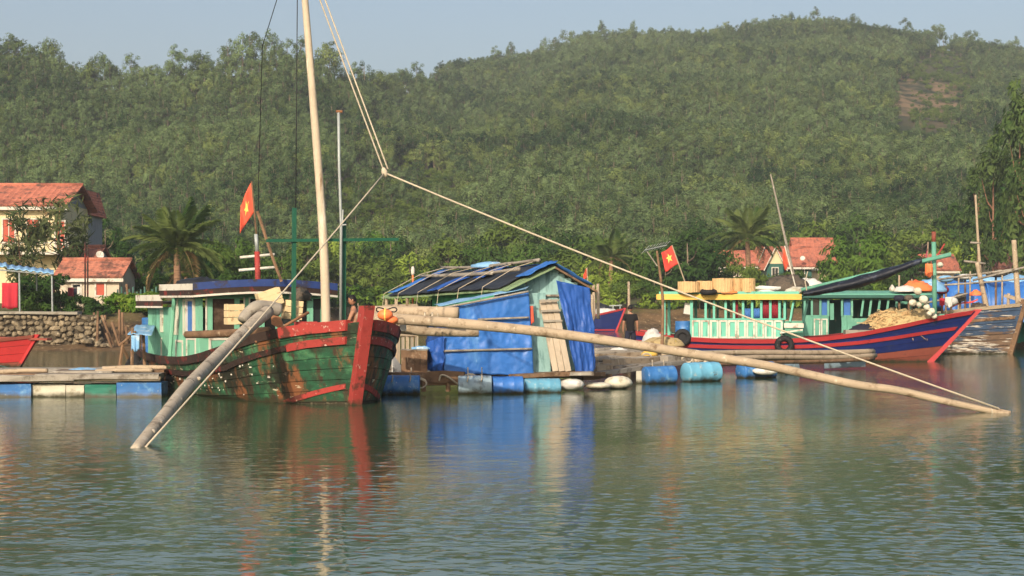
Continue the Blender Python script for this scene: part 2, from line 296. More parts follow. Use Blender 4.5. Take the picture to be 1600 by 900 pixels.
def frame(t, up=(0, 0, 1)):   # rotation with local X along t
    t = Vector(t).normalized(); u = Vector(up); y = u.cross(t)
    if y.length < 1e-4: y = Vector((0, 1, 0)).cross(t)
    y.normalize(); z = t.cross(y)
    return Matrix((t, y, z)).transposed()
def M4(loc, rot3=None, sc=(1, 1, 1)):
    m = (rot3.to_4x4() if rot3 else Matrix.Identity(4))
    return Matrix.Translation(Vector(loc)) @ m @ Matrix.Diagonal((*sc, 1))
def nz(v, sc=1.0): return mnoise.noise(Vector(v)*sc)
def bez(pts, n):
    """Catmull-Rom through points"""
    P = [Vector(p) for p in pts]; out = []
    for i in range(len(P)-1):
        p0 = P[max(i-1, 0)]; p1 = P[i]; p2 = P[i+1]; p3 = P[min(i+2, len(P)-1)]
        for k in range(n):
            t = k/n; out.append(0.5*((2*p1)+(p2-p0)*t+(2*p0-5*p1+4*p2-p3)*t*t+(3*p1-p0-3*p2+p3)*t**3))
    out.append(P[-1]); return out
def unit_plank(m, seed=0, name='plank'):
    """1 m plank along X, 1 wide, 1 thick, slightly uneven: scaled on use"""
    rn = random.Random(seed); mb = MB(); n = 4; vs = []
    for i in range(n+1):
        for y, z in ((-.5, -.5), (.5, -.5), (.5, .5), (-.5, .5)):
            vs.append((i/n-.5, y+rn.uniform(-.05, .05), z+rn.uniform(-.10, .10)))
    fs = []
    for i in range(n):
        for j in range(4): fs.append((i*4+j, i*4+(j+1) % 4, i*4+4+(j+1) % 4, i*4+4+j))
    fs += [(3, 2, 1, 0), (n*4, n*4+1, n*4+2, n*4+3)]
    # sides wound outwards
    mb.add(vs, [tuple(reversed(f)) for f in fs]); return mb.mesh(name, m)
PLK = {}
def plank(a, b, wd, th, m, parent=None, up=(0, 0, 1), name='plank', seed=None, **kw):
    s = random.randrange(4) if seed is None else seed
    if (m, s) not in PLK: PLK[(m, s)] = unit_plank(m, s)
    a = Vector(a); b = Vector(b); c = (a+b)/2
    return inst(name, PLK[(m, s)], M4(c, frame(b-a, up), ((b-a).length, wd, th)), parent, **kw)
def log_mb(pts, r0, r1, n=10, seed=0, sub=5):
    P = bez(pts, sub); k = len(P); rn = random.Random(seed); rr = []
    for i in range(k): rr.append((r0+(r1-r0)*i/(k-1))*(1+0.015*math.sin(i*.8+seed)+rn.uniform(-.004, .004)))
    Q = [p + Vector((nz((p.x*.3, p.y*.3, seed)), nz((p.x*.3, p.z*.3, seed+3)), nz((p.z*.3, p.y*.3, seed+7))))*0.05 for p in P]
    return MB().tube(Q, rr, n, True, 0.008, seed)
# ---------------------------------------------------------------- terrain: lake bed, mud bank, village shelf, wooded hills
def smooth(a, b, x):
    t = np.clip((np.asarray(x, float)-a)/(b-a), 0, 1); return t*t*(3-2*t)
RX = [-900, -200, 0, 60, 150, 230, 330, 420, 500, 560, 620, 680, 760, 850, 930, 1000, 1100, 1200, 1310, 1400, 1500, 1600, 1800, 2600]
RY = [76, 86, 84, 88, 112, 104, 92, 82, 90, 108, 122, 108, 86, 64, 42, 44, 42, 40, 24, 36, 48, 64, 90, 130]
def shore(px): return np.interp(px, [-2000, 225, 330, 480, 620, 3000], [83, 84, 104, 132, 150, 152])
def ridge_d(px): return 380 + 270*smooth(470, 820, px)
def height(x, y):
    x = np.asarray(x, float); y = np.asarray(y, float); d = np.maximum(y, 5.0); px = 800 + F_PX*x/d
    D = shore(px); e = d-D
    g = np.interp(e, [-14, -3, 0, 3.2, 4.6, 6.5, 12, 40], [-1.6, -0.35, 0.02, 0.32, 1.0, 1.7, 1.85, 2.4])
    g = g + 0.06*np.sin(x*1.3+y*.7)*np.sin(x*.55-y*1.1)*(e > -2)
    Rd = ridge_d(px); ry = np.interp(px, RX, RY) + np.where(px < 600, 36, 28)
    zr = CAMZ + (HOR-ry)/F_PX*Rd
    t = (d-198)/(Rd-198)
    up = np.clip(t, 0, 1)**1.12
    hill = (zr-2.4)*np.where(t <= 1, up, np.clip(1-(t-1)*0.9, 0, 1))
    lump = 3.2*np.sin(x*.043+y*.021)*np.sin(y*.037-x*.013+1.3) + 1.6*np.sin(x*.11+.5)*np.sin(y*.083+2)
    return g + hill + lump*np.clip(t, 0, 1)*np.clip(1.25-t, 0, 1)*2.2
def ground_mb():
    ys = np.concatenate([np.linspace(-60, 60, 5), np.linspace(68, 200, 190), np.linspace(203, 760, 130), np.linspace(800, 2400, 14)])
    us = np.linspace(-0.62, 0.62, 190)
    Y, U = np.meshgrid(ys, us, indexing='ij')
    X = np.where(Y > 60, U*np.maximum(Y, 60), U*np.maximum(60, np.abs(Y)*1.0)*1.0)
    X = U*(np.maximum(Y, 60)+60*(Y < 60))
    Z = height(X, Y); Z = np.where(Y < 62, -1.6, Z)
    nv = len(us); vs = np.stack([X, Y, Z], -1).reshape(-1, 3); mb = MB(); mb.v = [tuple(v) for v in vs.tolist()]
    mb.f = [(i*nv+j, i*nv+j+1, (i+1)*nv+j+1, (i+1)*nv+j) for i in range(len(ys)-1) for j in range(nv-1)]
    return mb
def ground_mat():
    m = bpy.data.materials.new('ground_soil'); m.use_nodes = True; MATS['ground_soil'] = m
    n = m.node_tree.nodes; l = m.node_tree.links; b = n['Principled BSDF']; b.inputs['Roughness'].default_value = 0.9
    b.inputs['Specular IOR Level'].default_value = 0.2
    geo = n.new('ShaderNodeNewGeometry'); sep = n.new('ShaderNodeSeparateXYZ'); l.new(geo.outputs['Position'], sep.inputs[0])
    def nt(sc, det=6):
        t = n.new('ShaderNodeTexNoise'); t.inputs['Scale'].default_value = sc; t.inputs['Detail'].default_value = det; l.new(geo.outputs['Position'], t.inputs['Vector']); return t.outputs['Fac']
    def ramp(v, lo, hi):
        r = n.new('ShaderNodeMapRange'); l.new(v, r.inputs['Value']); r.inputs['From Min'].default_value = lo; r.inputs['From Max'].default_value = hi; return r.outputs[0]
    def mix(f, a, c):
        mx = n.new('ShaderNodeMix'); mx.data_type = 'RGBA'; l.new(f, mx.inputs['Factor'])
        for k, v in (('A', a), ('B', c)):
            if isinstance(v, tuple): mx.inputs[k].default_value = (*v, 1)
            else: l.new(v, mx.inputs[k])
        return mx.outputs['Result']
    mud = mix(ramp(nt(.9), .4, .65), srgb(112, 88, 60), srgb(74, 60, 42))
    mud = mix(ramp(nt(5), .58, .68), mud, srgb(150, 128, 96))
    soil = mix(ramp(nt(.35), .4, .62), srgb(70, 84, 40), srgb(112, 92, 62))
    hillc = mix(ramp(nt(.02), .45, .62), srgb(38, 50, 30), srgb(76, 76, 48))  # wood floor kept dark: shadows between the trees put into its colour
    c = mix(ramp(sep.outputs['Z'], 1.2, 1.9), mud, soil)
    c = mix(ramp(sep.outputs['Z'], 3.0, 6.0), c, hillc)
    # bare reddish soil of the landslip on the high hill
    dv = n.new('ShaderNodeVectorMath'); dv.operation = 'SUBTRACT'; l.new(geo.outputs['Position'], dv.inputs[0]); dv.inputs[1].default_value = (113, 470, 50)
    ds = n.new('ShaderNodeVectorMath'); ds.operation = 'MULTIPLY'; l.new(dv.outputs[0], ds.inputs[0]); ds.inputs[1].default_value = (1/17, 1/140, 1/70)
    ln = n.new('ShaderNodeVectorMath'); ln.operation = 'LENGTH'; l.new(ds.outputs[0], ln.inputs[0])
    inv = n.new('ShaderNodeMapRange'); l.new(ln.outputs['Value'], inv.inputs['Value']); inv.inputs['From Min'].default_value = 1.6; inv.inputs['From Max'].default_value = .5
    am = n.new('ShaderNodeMath'); am.operation = 'MULTIPLY'; l.new(inv.outputs[0], am.inputs[0]); l.new(ramp(nt(.16), .38, .56), am.inputs[1])
    c = mix(am.outputs[0], c, srgb(126, 104, 78))
    l.new(c, b.inputs['Base Color'])
    bp = n.new('ShaderNodeBump'); bp.inputs['Strength'].default_value = .6; bp.inputs['Distance'].default_value = .15; l.new(nt(2.5), bp.inputs['Height']); l.new(bp.outputs[0], b.inputs['Normal'])
ground_mat()
o = obj('ground', ground_mb(), 'ground_soil', None, True); tag(o, 'muddy shore and village ground rising into wooded hills', 'ground', kind='structure')

# ---------------------------------------------------------------- water
def water_mat():
    m = bpy.data.materials.new('harbour_water'); m.use_nodes = True; MATS['harbour_water'] = m
    n = m.node_tree.nodes; l = m.node_tree.links; b = n['Principled BSDF']
    b.inputs['Base Color'].default_value = (0.040, 0.074, 0.036, 1); b.inputs['Roughness'].default_value = 0.06
    b.inputs['IOR'].default_value = 1.33; b.inputs['Specular IOR Level'].default_value = 0.5
    geo = n.new('ShaderNodeNewGeometry')
    def nt(sc, st, det):
        mp = n.new('ShaderNodeMapping'); mp.inputs['Scale'].default_value = st; mp.inputs['Rotation'].default_value = (0, 0, R(8)); l.new(geo.outputs['Position'], mp.inputs['Vector'])
        t = n.new('ShaderNodeTexNoise'); t.inputs['Scale'].default_value = sc; t.inputs['Detail'].default_value = det; t.inputs['Roughness'].default_value = .5
        l.new(mp.outputs[0], t.inputs['Vector']); return t.outputs['Fac']
    big = nt(0.12, (1, .6, 1), 2)      # calmer and rougher patches of the surface
    amp = n.new('ShaderNodeMapRange'); l.new(big, amp.inputs['Value']); amp.inputs['From Min'].default_value = .35; amp.inputs['From Max'].default_value = .65
    amp.inputs['To Min'].default_value = .05; amp.inputs['To Max'].default_value = 0.26
    sy = n.new('ShaderNodeSeparateXYZ'); l.new(geo.outputs['Position'], sy.inputs[0])
    br = n.new('ShaderNodeMapRange'); l.new(sy.outputs['Y'], br.inputs['Value']); br.inputs['From Min'].default_value = 16; br.inputs['From Max'].default_value = 36; br.inputs['To Min'].default_value = .45; br.inputs['To Max'].default_value = 2.0   # breeze over the channel, calmer by the quay
    am = n.new('ShaderNodeMath'); am.operation = 'MULTIPLY'; l.new(amp.outputs[0], am.inputs[0]); l.new(br.outputs[0], am.inputs[1])
    bp = n.new('ShaderNodeBump'); bp.inputs['Distance'].default_value = 0.02
    l.new(am.outputs[0], bp.inputs['Strength']); l.new(nt(9.0, (1, 1.3, 1), 2), bp.inputs['Height'])
    l.new(bp.outputs[0], b.inputs['Normal'])
water_mat()
def water_mb():
    ys = [-60.0]; y = 9.0; ys += [0.0, 5.0]
    while y < 80:
        ys.append(y); y += max(0.024, y*y*0.00008)
    ys += [82, 86, 92, 100, 112, 126, 142, 158, 170]
    ys = np.array(ys); nu = 460
    us = np.linspace(-0.40, 0.40, nu)
    us = np.concatenate([[-6.5, -3, -1.2, -0.7], us, [0.7, 1.2, 3, 6.5]])
    Y, U = np.meshgrid(ys, us, indexing='ij'); X = U*np.maximum(Y, 9.0)
    r = np.random.default_rng(3); cell = np.maximum(Y*.00174, Y*Y*.00008)
    def waves(n, l0, g, spread, slope):
        H = np.zeros_like(X)
        for k in range(n):
            lam = l0*(g**k)*r.uniform(.9, 1.1); th = r.normal(0, spread) + R(95)
            kx, ky = math.cos(th)*2*math.pi/lam, math.sin(th)*2*math.pi/lam
            H += slope*lam/6.28*np.clip(1.7-cell*3.2/lam, 0, 1)*np.sin(kx*X+ky*Y+r.uniform(0, 6.28))
        return H
    low = waves(26, .30, 1.07, .9, .0024)            # long lazy ripples that bend the reflections
    fine = waves(40, .11, 1.03, .85, .030); fine /= fine[(Y > 12) & (Y < 22) & (np.abs(U) < .4)].std()
    patch = .5+.5*np.sin(X*.23+Y*.16+1+1.3*np.sin(X*.11))*np.sin(Y*.24-X*.09+.4+np.sin(Y*.07))
    thr = 1.62-1.15*patch                               # crests stand up only where the breeze touches
    crest = np.log1p(np.exp((fine-thr)*3.0))/3.0
    Z = low + crest*.0054*np.clip(1.6-Y/60, .4, 1)
    patch = 1.0
    Z = Z*patch*np.where((np.abs(U) > .5) | (Y < 8), 0, 1)
    nv = len(us); mb = MB(); mb.v = [tuple(v) for v in np.stack([X, Y, Z], -1).reshape(-1, 3).tolist()]
    mb.f = [(i*nv+j, i*nv+j+1, (i+1)*nv+j+1, (i+1)*nv+j) for i in range(len(ys)-1) for j in range(nv-1)]
    return mb
o = obj('water', water_mb(), 'harbour_water', None, True); tag(o, 'rippled grey green harbour water', 'water', kind='structure')

# ---------------------------------------------------------------- trees
def leaves_np(cent, out, size, rn, elong=1.0, droop=0.0, upb=0.5):
    """quads of leaf-sized faces at cent, facing loosely outward"""
    n = len(cent); nrm = out + rn.normal(0, .48, (n, 3)); nrm[:, 2] += upb
    nrm /= np.linalg.norm(nrm, axis=1, keepdims=True)+1e-9
    a = rn.normal(0, 1, (n, 3)); a[:, 2] -= droop; a -= nrm*np.sum(a*nrm, 1, keepdims=True); a /= np.linalg.norm(a, axis=1, keepdims=True)+1e-9
    b = np.cross(nrm, a); sz = size*rn.uniform(.6, 1.3, (n, 1))
    A = a*sz*elong; B = b*sz/ max(elong, 1)**.5
    V = np.stack([cent-A, cent-B*.6+A*.1, cent+A, cent+B*.6+A*.1], 1).reshape(-1, 3)
    return V
def leaf_mesh(name, V, m):
    n = len(V)//4; me = bpy.data.meshes.new(name); me.vertices.add(n*4); me.vertices.foreach_set('co', V.astype(np.float32).ravel())
    me.loops.add(n*4); me.loops.foreach_set('vertex_index', np.arange(n*4, dtype=np.int32)); me.polygons.add(n)
    me.polygons.foreach_set('loop_start', np.arange(0, n*4, 4, dtype=np.int32)); me.update(); me.validate()
    me.materials.append(MATS[m]); return me
def crown_np(rn, n, rx, rz, cz, clumps, leaf, csize=.42, elong=1.3, droop=.2, upb=.5, zlo=-1):
    """leaf clumps spread through an uneven crown volume"""
    u = rn.normal(0, 1, (clumps, 3)); u /= np.linalg.norm(u, axis=1, keepdims=True); rr = rn.uniform(.35, 1.0, (clumps, 1))**.55
    C = u*rr; C[:, 2] = np.maximum(C[:, 2], zlo+rn.uniform(0, .3, clumps))
    per = max(4, n//clumps); cs = rn.uniform(.6, 1.25, clumps)*csize
    v = rn.normal(0, 1, (clumps, per, 3)); v /= np.linalg.norm(v, axis=2, keepdims=True); q = rn.uniform(.2, 1, (clumps, per, 1))**.5
    P = C[:, None, :] + v*q*cs[:, None, None]*np.array([1, 1, .75])
    P = P.reshape(-1, 3); out = v.reshape(-1, 3)*.6 + P*.7
    P = P*np.array([rx, rx, rz]); P[:, 2] += cz
    return leaves_np(P, out, leaf, rn, elong, droop, upb), C*np.array([rx, rx, rz])+np.array([0, 0, cz])
def trunk_mb(rn, h, r, C, nb=6, z0=.35):
    mb = MB(); lean = rn.normal(0, .03*h, 2)
    pts = [(lean[0]*t*t, lean[1]*t*t, h*t-0.3*(t == 0)) for t in np.linspace(0, 1, 6)]
    mb.tube(pts, [r*(1-.8*t) for t in np.linspace(0, 1, 6)], 6)
    for c in C[:nb]:
        t = min(.9, max(z0, c[2]/h*.75)); s = Vector((lean[0]*t*t, lean[1]*t*t, h*t)); e = Vector(c)
        mb.tube([s, (s+e)/2+Vector((0, 0, -.05*h)), e], [r*.42, r*.28, r*.1], 4)
    return mb
TREES = {}
def tree_kind(name, k, n, rx, rz, h, clumps, leaf, lm, tm='trunk', tr=.14, seed=1, **kw):
    out = []
    for i in range(k):
        rn = np.random.default_rng(seed*100+i); f = rn.uniform(.85, 1.15)
        V, C = crown_np(rn, n, rx*f, rz/f, h-rz*.9, clumps, leaf, **kw)
        out.append((leaf_mesh('crown', V, lm), trunk_mb(rn, h*.93, tr, C).mesh('trunk', tm, True)))
    TREES[name] = out
tree_kind('euc', 5, 1200, 1.9, 3.0, 9.0, 18, .155, 'leaf_euc', tr=.13, seed=1, csize=.40, droop=.5)
tree_kind('euc2', 3, 1200, 2.3, 2.6, 8.0, 16, .17, 'leaf_euc2', tr=.13, seed=2, csize=.45)
tree_kind('bushy', 3, 1200, 2.6, 2.0, 4.4, 16, .17, 'leaf_mid', tr=.15, seed=3, csize=.5, zlo=-.5)
tree_kind('dark', 3, 2600, 3.0, 2.3, 5.6, 42, .19, 'leaf_dark', tr=.2, seed=4, csize=.36, zlo=-.5, elong=1.6)
tree_kind('broad', 3, 2600, 3.0, 2.2, 5.4, 40, .20, 'leaf_mid', tr=.2, seed=5, csize=.36, zlo=-.5, elong=1.6)
tree_kind('bright', 2, 2200, 2.6, 1.9, 4.6, 34, .20, 'leaf_bright', tr=.18, seed=6, csize=.38, zlo=-.5, elong=1.6)
tree_kind('round', 1, 7500, 4.6, 3.0, 6.0, 80, .21, 'leaf_round', tr=.3, seed=7, csize=.27, zlo=-.55, elong=1.5)
tree_kind('casuarina', 3, 1000, 2.6, 4.6, 11.0, 34, .24, 'leaf_casuarina', 'trunk_pine', tr=.14, seed=8, csize=.34, elong=2.6, droop=1.0, upb=.1)
tree_kind('airy', 3, 2400, 2.8, 4.6, 11.0, 34, .20, 'leaf_euc2', 'trunk_pine', tr=.2, seed=12, csize=.27, elong=1.6, droop=.3)
tree_kind('shrub', 2, 900, 1.2, .8, 1.5, 20, .13, 'leaf_bright', tr=.05, seed=9, csize=.42, zlo=-.7, elong=1.5)
tree_kind('shrub_dark', 2, 900, 1.2, .8, 1.5, 20, .13, 'leaf_dark', tr=.05, seed=10, csize=.42, zlo=-.7, elong=1.5)
def tree(kind, loc, sc, label, group=None, name='tree', rz=None, zs=1.0, cat='tree'):
    cm, tm = random.choice(TREES[kind]); rz = random.uniform(0, 6.28) if rz is None else rz
    t = thing(name, loc, label, cat, group)
    for nm, me in (('trunk', tm), ('crown', cm)):
        o = bpy.data.objects.new(nm, me); COL.objects.link(o); o.parent = t; o.rotation_euler = (0, 0, rz); o.scale = (sc, sc, sc*zs)
    return t
def gz(x, y): return float(height(x, y))

# the wooded hillside: a mass of trees (points instanced by a node group), plus the trees one can tell apart
def forest():
    src = bpy.data.collections.new('forest_sources'); k = 0
    for kind in ('euc', 'euc2', 'bushy'):
        for cm, tm in TREES[kind]:
            bm = bmesh.new(); bm.from_mesh(cm)
            nm = len(bm.faces); bm.from_mesh(tm); bm.faces.ensure_lookup_table()
            for f in bm.faces[nm:]: f.material_index = 1
            me = bpy.data.meshes.new('forest_tree'); bm.to_mesh(me); bm.free()
            me.materials.append(cm.materials[0]); me.materials.append(tm.materials[0])
            o = bpy.data.objects.new('forest_tree_%02d' % k, me); src.objects.link(o); k += 1
    n = 30000; r = np.random.default_rng(11)
    d = np.sqrt(r.uniform(206**2, 690**2, n*2)); u = r.uniform(-.40, .40, n*2); x = u*d
    px = 800+F_PX*u; Rd = ridge_d(px); keep = d < Rd-3
    # bare reddish clearing on the high hill
    ey = HOR-(height(x, d)-CAMZ)/d*F_PX
    rr_ = np.sqrt(((px-1460-(165-ey)*.25)/66)**2 + ((ey-165)/88)**2) + .22*np.sin(px*.11)*np.sin(ey*.09+1) + .15*np.sin(px*.31+2)*np.sin(ey*.23)
    clear = (r.uniform(0, 1, n*2) < np.clip(1.55-1.3*rr_, 0, 1)) & (r.uniform(0, 1, n*2) < .50); bare = rr_ < .95
    clear |= (np.abs(px-1412-(ey-170)*.02) < 12) & (ey > 130) & (ey < 245)
    clear |= (np.abs(px-1120-(ey-180)*.5) < 6) & (ey > 150) & (ey < 230)
    keep &= ~clear
    # scrub between the two hills: lower and bushier
    x, d, px, ey, bare = x[keep], d[keep], px[keep], ey[keep], bare[keep]; n = len(x); z = height(x, d)
    scrub = ((px-620)/110)**2 + ((ey-340)/75)**2 < 1
    left = px < 560
    idx = r.integers(0, 5, n)
    e2 = r.uniform(0, 1, n) < np.where(left, .18, .42); idx = np.where(e2, r.integers(5, 8, n), idx)
    bush = bare | (r.uniform(0, 1, n) < np.where(scrub, .85, np.where(left, .06, .28))); idx = np.where(bush, r.integers(8, 11, n), idx)
    sc = r.uniform(.42, .95, n)*np.where(left, .70, .86)*np.where(scrub, .75, 1)*np.where(bush, .8, 1)*np.where(bare, r.choice([.25, .35, .5, .8], n), 1)
    me = bpy.data.meshes.new('hillside_wood'); me.from_pydata(np.stack([x, d, z-.2], 1).tolist(), [], [])
    for nm, ty, val in (('pick', 'INT', idx.astype(np.int32)), ('sc', 'FLOAT', sc.astype(np.float32)), ('turn', 'FLOAT', r.uniform(0, 6.28, n).astype(np.float32))):
        a = me.attributes.new(nm, ty, 'POINT'); a.data.foreach_set('value', val)
    o = bpy.data.objects.new('hillside_wood', me); COL.objects.link(o)
    tag(o, 'dense wood of slender trees covering both hills', 'wood', kind='stuff')
    g = bpy.data.node_groups.new('wood_nodes', 'GeometryNodeTree')
    g.interface.new_socket('Geometry', in_out='INPUT', socket_type='NodeSocketGeometry'); g.interface.new_socket('Geometry', in_out='OUTPUT', socket_type='NodeSocketGeometry')
    N = g.nodes; L = g.links; gi = N.new('NodeGroupInput'); go = N.new('NodeGroupOutput')
    iop = N.new('GeometryNodeInstanceOnPoints'); ci = N.new('GeometryNodeCollectionInfo'); ci.inputs['Collection'].default_value = src
    ci.inputs['Separate Children'].default_value = True; ci.inputs['Reset Children'].default_value = True
    def attr(nm, ty):
        a = N.new('GeometryNodeInputNamedAttribute'); a.data_type = ty; a.inputs['Name'].default_value = nm; return a.outputs['Attribute']
    L.new(gi.outputs[0], iop.inputs['Points']); L.new(ci.outputs[0], iop.inputs['Instance']); iop.inputs['Pick Instance'].default_value = True
    L.new(attr('pick', 'INT'), iop.inputs['Instance Index'])
    cx = N.new('ShaderNodeCombineXYZ'); L.new(attr('turn', 'FLOAT'), cx.inputs['Z']); e2r = N.new('FunctionNodeEulerToRotation'); L.new(cx.outputs[0], e2r.inputs[0]); L.new(e2r.outputs[0], iop.inputs['Rotation'])
    L.new(attr('sc', 'FLOAT'), iop.inputs['Scale']); L.new(iop.outputs[0], go.inputs[0])
    md = o.modifiers.new('wood', 'NODES'); md.node_group = g
forest()
# skyline trees, one by one
def skyline(px0, px1, step, label, group, kinds):
    px = px0
    while px < px1:
        d = float(ridge_d(px)) - random.uniform(0, 10); x = (px-800)/F_PX*d
        tree(random.choice(kinds), (x, d, gz(x, d)-.2), random.choice((.5, .6, .7, .8, .95, 1.1))*random.uniform(.92, 1.06), label, group, 'slender_tree')
        px += step*random.uniform(.5, 1.5)
skyline(-15, 620, 8.0, 'slender grey green tree on the skyline of the lower ridge', 'trees along the lower ridge', ('euc', 'euc', 'euc2'))
skyline(625, 1615, 8.0, 'small grey green tree on the skyline of the higher hill', 'trees along the higher hilltop', ('euc', 'euc2', 'bushy'))
# ---------------------------------------------------------------- village: trees along the shore
def shore_tree(kind, px, ytop, wpx, d, label, group=None, base_h=5.6, rad=3.0, name='tree', cat='tree'):
    x = (px-800)/F_PX*d; z0 = gz(x, d)-.1; top = CAMZ+(HOR-ytop)/F_PX*d
    sc = wpx/2/F_PX*d/rad; zs = max(.5, (top-z0)/(base_h*sc))
    return tree(kind, (x, d, z0), sc, label, group, name, zs=zs, cat=cat)
NEAR = ((260, 'behind the low cottage'), (470, 'behind the green cabin'), (660, 'behind the tall mast'), (900, 'behind the floating shack'), (1060, 'behind the standing person'), (1200, 'behind the bamboo rolls'), (1425, 'around the orange roofs'), (9999, 'behind the blue-tarped boat'))
def near(px): return next(t for lim, t in NEAR if px < lim)
LB = {'dark': 'dark green leafy tree in the thick belt ', 'broad': 'mid green leafy tree in the thick belt ', 'bright': 'yellowish green leafy tree in the thick belt '}
for a in [('dark', 222, 398, 70, 112), ('broad', 196, 408, 62, 106), ('dark', 165, 350, 80, 140), ('dark', 244, 425, 60, 104), ('broad', 332, 380, 80, 118),
          ('dark', 368, 376, 70, 122), ('dark', 402, 400, 66, 128), ('broad', 440, 392, 70, 146), ('dark', 350, 424, 60, 112), ('dark', 310, 400, 60, 112), ('broad', 480, 376, 90, 172),
          ('broad', 540, 384, 90, 176), ('bright', 640, 384, 90, 174), ('broad', 700, 376, 90, 176), ('dark', 760, 380, 90, 172), ('dark', 822, 388, 80, 170),
          ('broad', 880, 392, 80, 170), ('bright', 926, 398, 70, 168), ('bright', 962, 404, 70, 164), ('dark', 1002, 388, 80, 166), ('dark', 1040, 402, 70, 159),
          ('dark', 1112, 388, 80, 164), ('broad', 1152, 402, 60, 162), ('broad', 980, 434, 64, 158.5), ('dark', 1022, 438, 56, 158), ('broad', 1232, 420, 60, 172),
          ('broad', 1392, 384, 84, 182), ('dark', 1424, 396, 66, 180), ('broad', 1440, 350, 96, 205), ('dark', 1500, 330, 110, 205), ('bright', 1532, 344, 100, 198),
          ('dark', 1572, 318, 110, 202), ('broad', 1604, 334, 96, 198), ('bright', 1522, 384, 80, 192), ('broad', 1582, 376, 70, 194), ('broad', 590, 402, 80, 172),
          ('dark', 610, 372, 90, 190), ('dark', 670, 420, 70, 168), ('broad', 730, 420, 70, 168), ('dark', 450, 420, 60, 150), ('broad', 1180, 420, 60, 163),
          ('bright', 520, 360, 90, 196), ('bright', 580, 352, 90, 200), ('dark', 150, 440, 60, 118), ('broad', 780, 350, 100, 196), ('dark', 860, 356, 100, 196), ('broad', 940, 362, 90, 194), ('broad', 1260, 350, 90, 214), ('dark', 1340, 340, 100, 214), ('broad', 1180, 360, 90, 208), ('dark', 1090, 350, 90, 200)]:
    shore_tree(*a, LB[a[0]]+near(a[1]), 'trees along the far bank')
shore_tree('dark', 1076, 372, 118, 160, 'dark spreading tree with low boughs behind the standing television aerial')
tree('round', (W(1342, 400, 174).x, 174, 1.6), .92, 'big rounded green tree beside the orange tiled roofs', name='round_tree', zs=1.24)
for px, yt, w, d in ((1592, 128, 90, 158), (1552, 214, 80, 166), (1612, 190, 90, 150), (1528, 262, 80, 176)):
    shore_tree('airy', px, yt, w, d, 'tall feathery tree with a bare brownish trunk above the wooden boat', 'tall feathery trees', 11.0, 2.8, 'feathery_tree')
for px, yt, w, d in ((92, 300, 86, 107), (34, 330, 84, 104)):
    shore_tree('casuarina', px, yt, w, d, 'wispy dark green tree in front of the orange-roofed house', 'wispy trees by the house', 11.0, 2.6, 'feathery_tree')
for i in range(11):
    px = 186+i*6.5+random.uniform(-2, 2); d = 92+random.uniform(-1.5, 2); x = (px-800)/F_PX*d
    tree('shrub', (x, d, gz(x, d)-.1), random.uniform(.55, .8), 'low bright green shrub in the hedge above the mud bank', 'hedge shrubs', 'shrub', cat='shrub')
for px, d, s in ((60, 91, .8), (95, 92, .7), (130, 91, .7), (52, 96, 1.2), (70, 97, 1.3), (150, 90, .6)):
    x = (px-800)/F_PX*d; tree('shrub_dark', (x, d, gz(x, d)-.1), s, 'dark green shrub behind the stone wall', 'shrubs behind the stone wall', 'shrub', cat='shrub')
for px, d, s in [(330+i*15+random.uniform(-6, 6), float(shore(330+i*15))+random.uniform(5, 8.5), random.uniform(.8, 1.5)) for i in range(40)]+[(1080+i*14+random.uniform(-5, 5), 157+random.uniform(0, 4), random.uniform(.8, 1.5)) for i in range(30)]:
    x = (px-800)/F_PX*d; tree('shrub_dark' if random.random() < .45 else 'shrub', (x, d, gz(x, d)-.1), s, 'leafy shrub in the bank-top thicket '+near(px), 'thicket on the far bank', 'shrub', cat='shrub')
for px, d, s in ((545, 148, 1.2), (575, 150, 1.4), (905, 157, 1.2), (935, 157, 1.3), (1015, 157.5, .9), (1045, 157.5, 1.0), (1075, 158, 1.2), (1240, 160, 1.3), (1260, 161, 1.2), (1120, 158, 1.2), (955, 157.5, 1.1), (1150, 158, 1.2), (600, 156, 1.3), (640, 157, 1.3), (680, 157, 1.3)):
    x = (px-800)/F_PX*d; tree('shrub', (x, d, gz(x, d)-.1), s, 'bright green shrub at the foot of the trees '+near(px), 'shrubs on the far bank', 'shrub', cat='shrub')

# palms
def frond_mesh(L, droop, m, seed):
    rn = random.Random(seed); mb = MB(); P = []
    for i in range(13):
        t = i/12; P.append(Vector((L*t*(1-.16*droop*t), 0, L*(.10*t-.55*droop*t*t))))
    mb.tube(P, [.035*(1-.8*i/12) for i in range(13)], 4)
    for i in range(1, 12):
        for k in range(5):
            t = (i+k/5)/12; a = P[i].lerp(P[min(i+1, 12)], k/5); ln = L*.30*math.sin(math.pi*min(1, .12+t*.86))**.6
            for s in (-1, 1):
                tip = a + Vector((ln*.45, s*ln*.72, -ln*(.35+rn.uniform(0, .35)))); mid = a.lerp(tip, .5)+Vector((0, 0, ln*.08)); wv = Vector((.036, 0, 0.010))
                mb.add([a-wv*.5, mid-wv, tip, mid+wv], [(0, 1, 2, 3)])
    return mb.mesh('frond', m)
FR = [frond_mesh(3.0, dr, 'leaf_palm', i) for i, dr in enumerate((.45, .8, 1.1, 1.4))] + [frond_mesh(2.6, 1.5, 'leaf_dry', 9)]
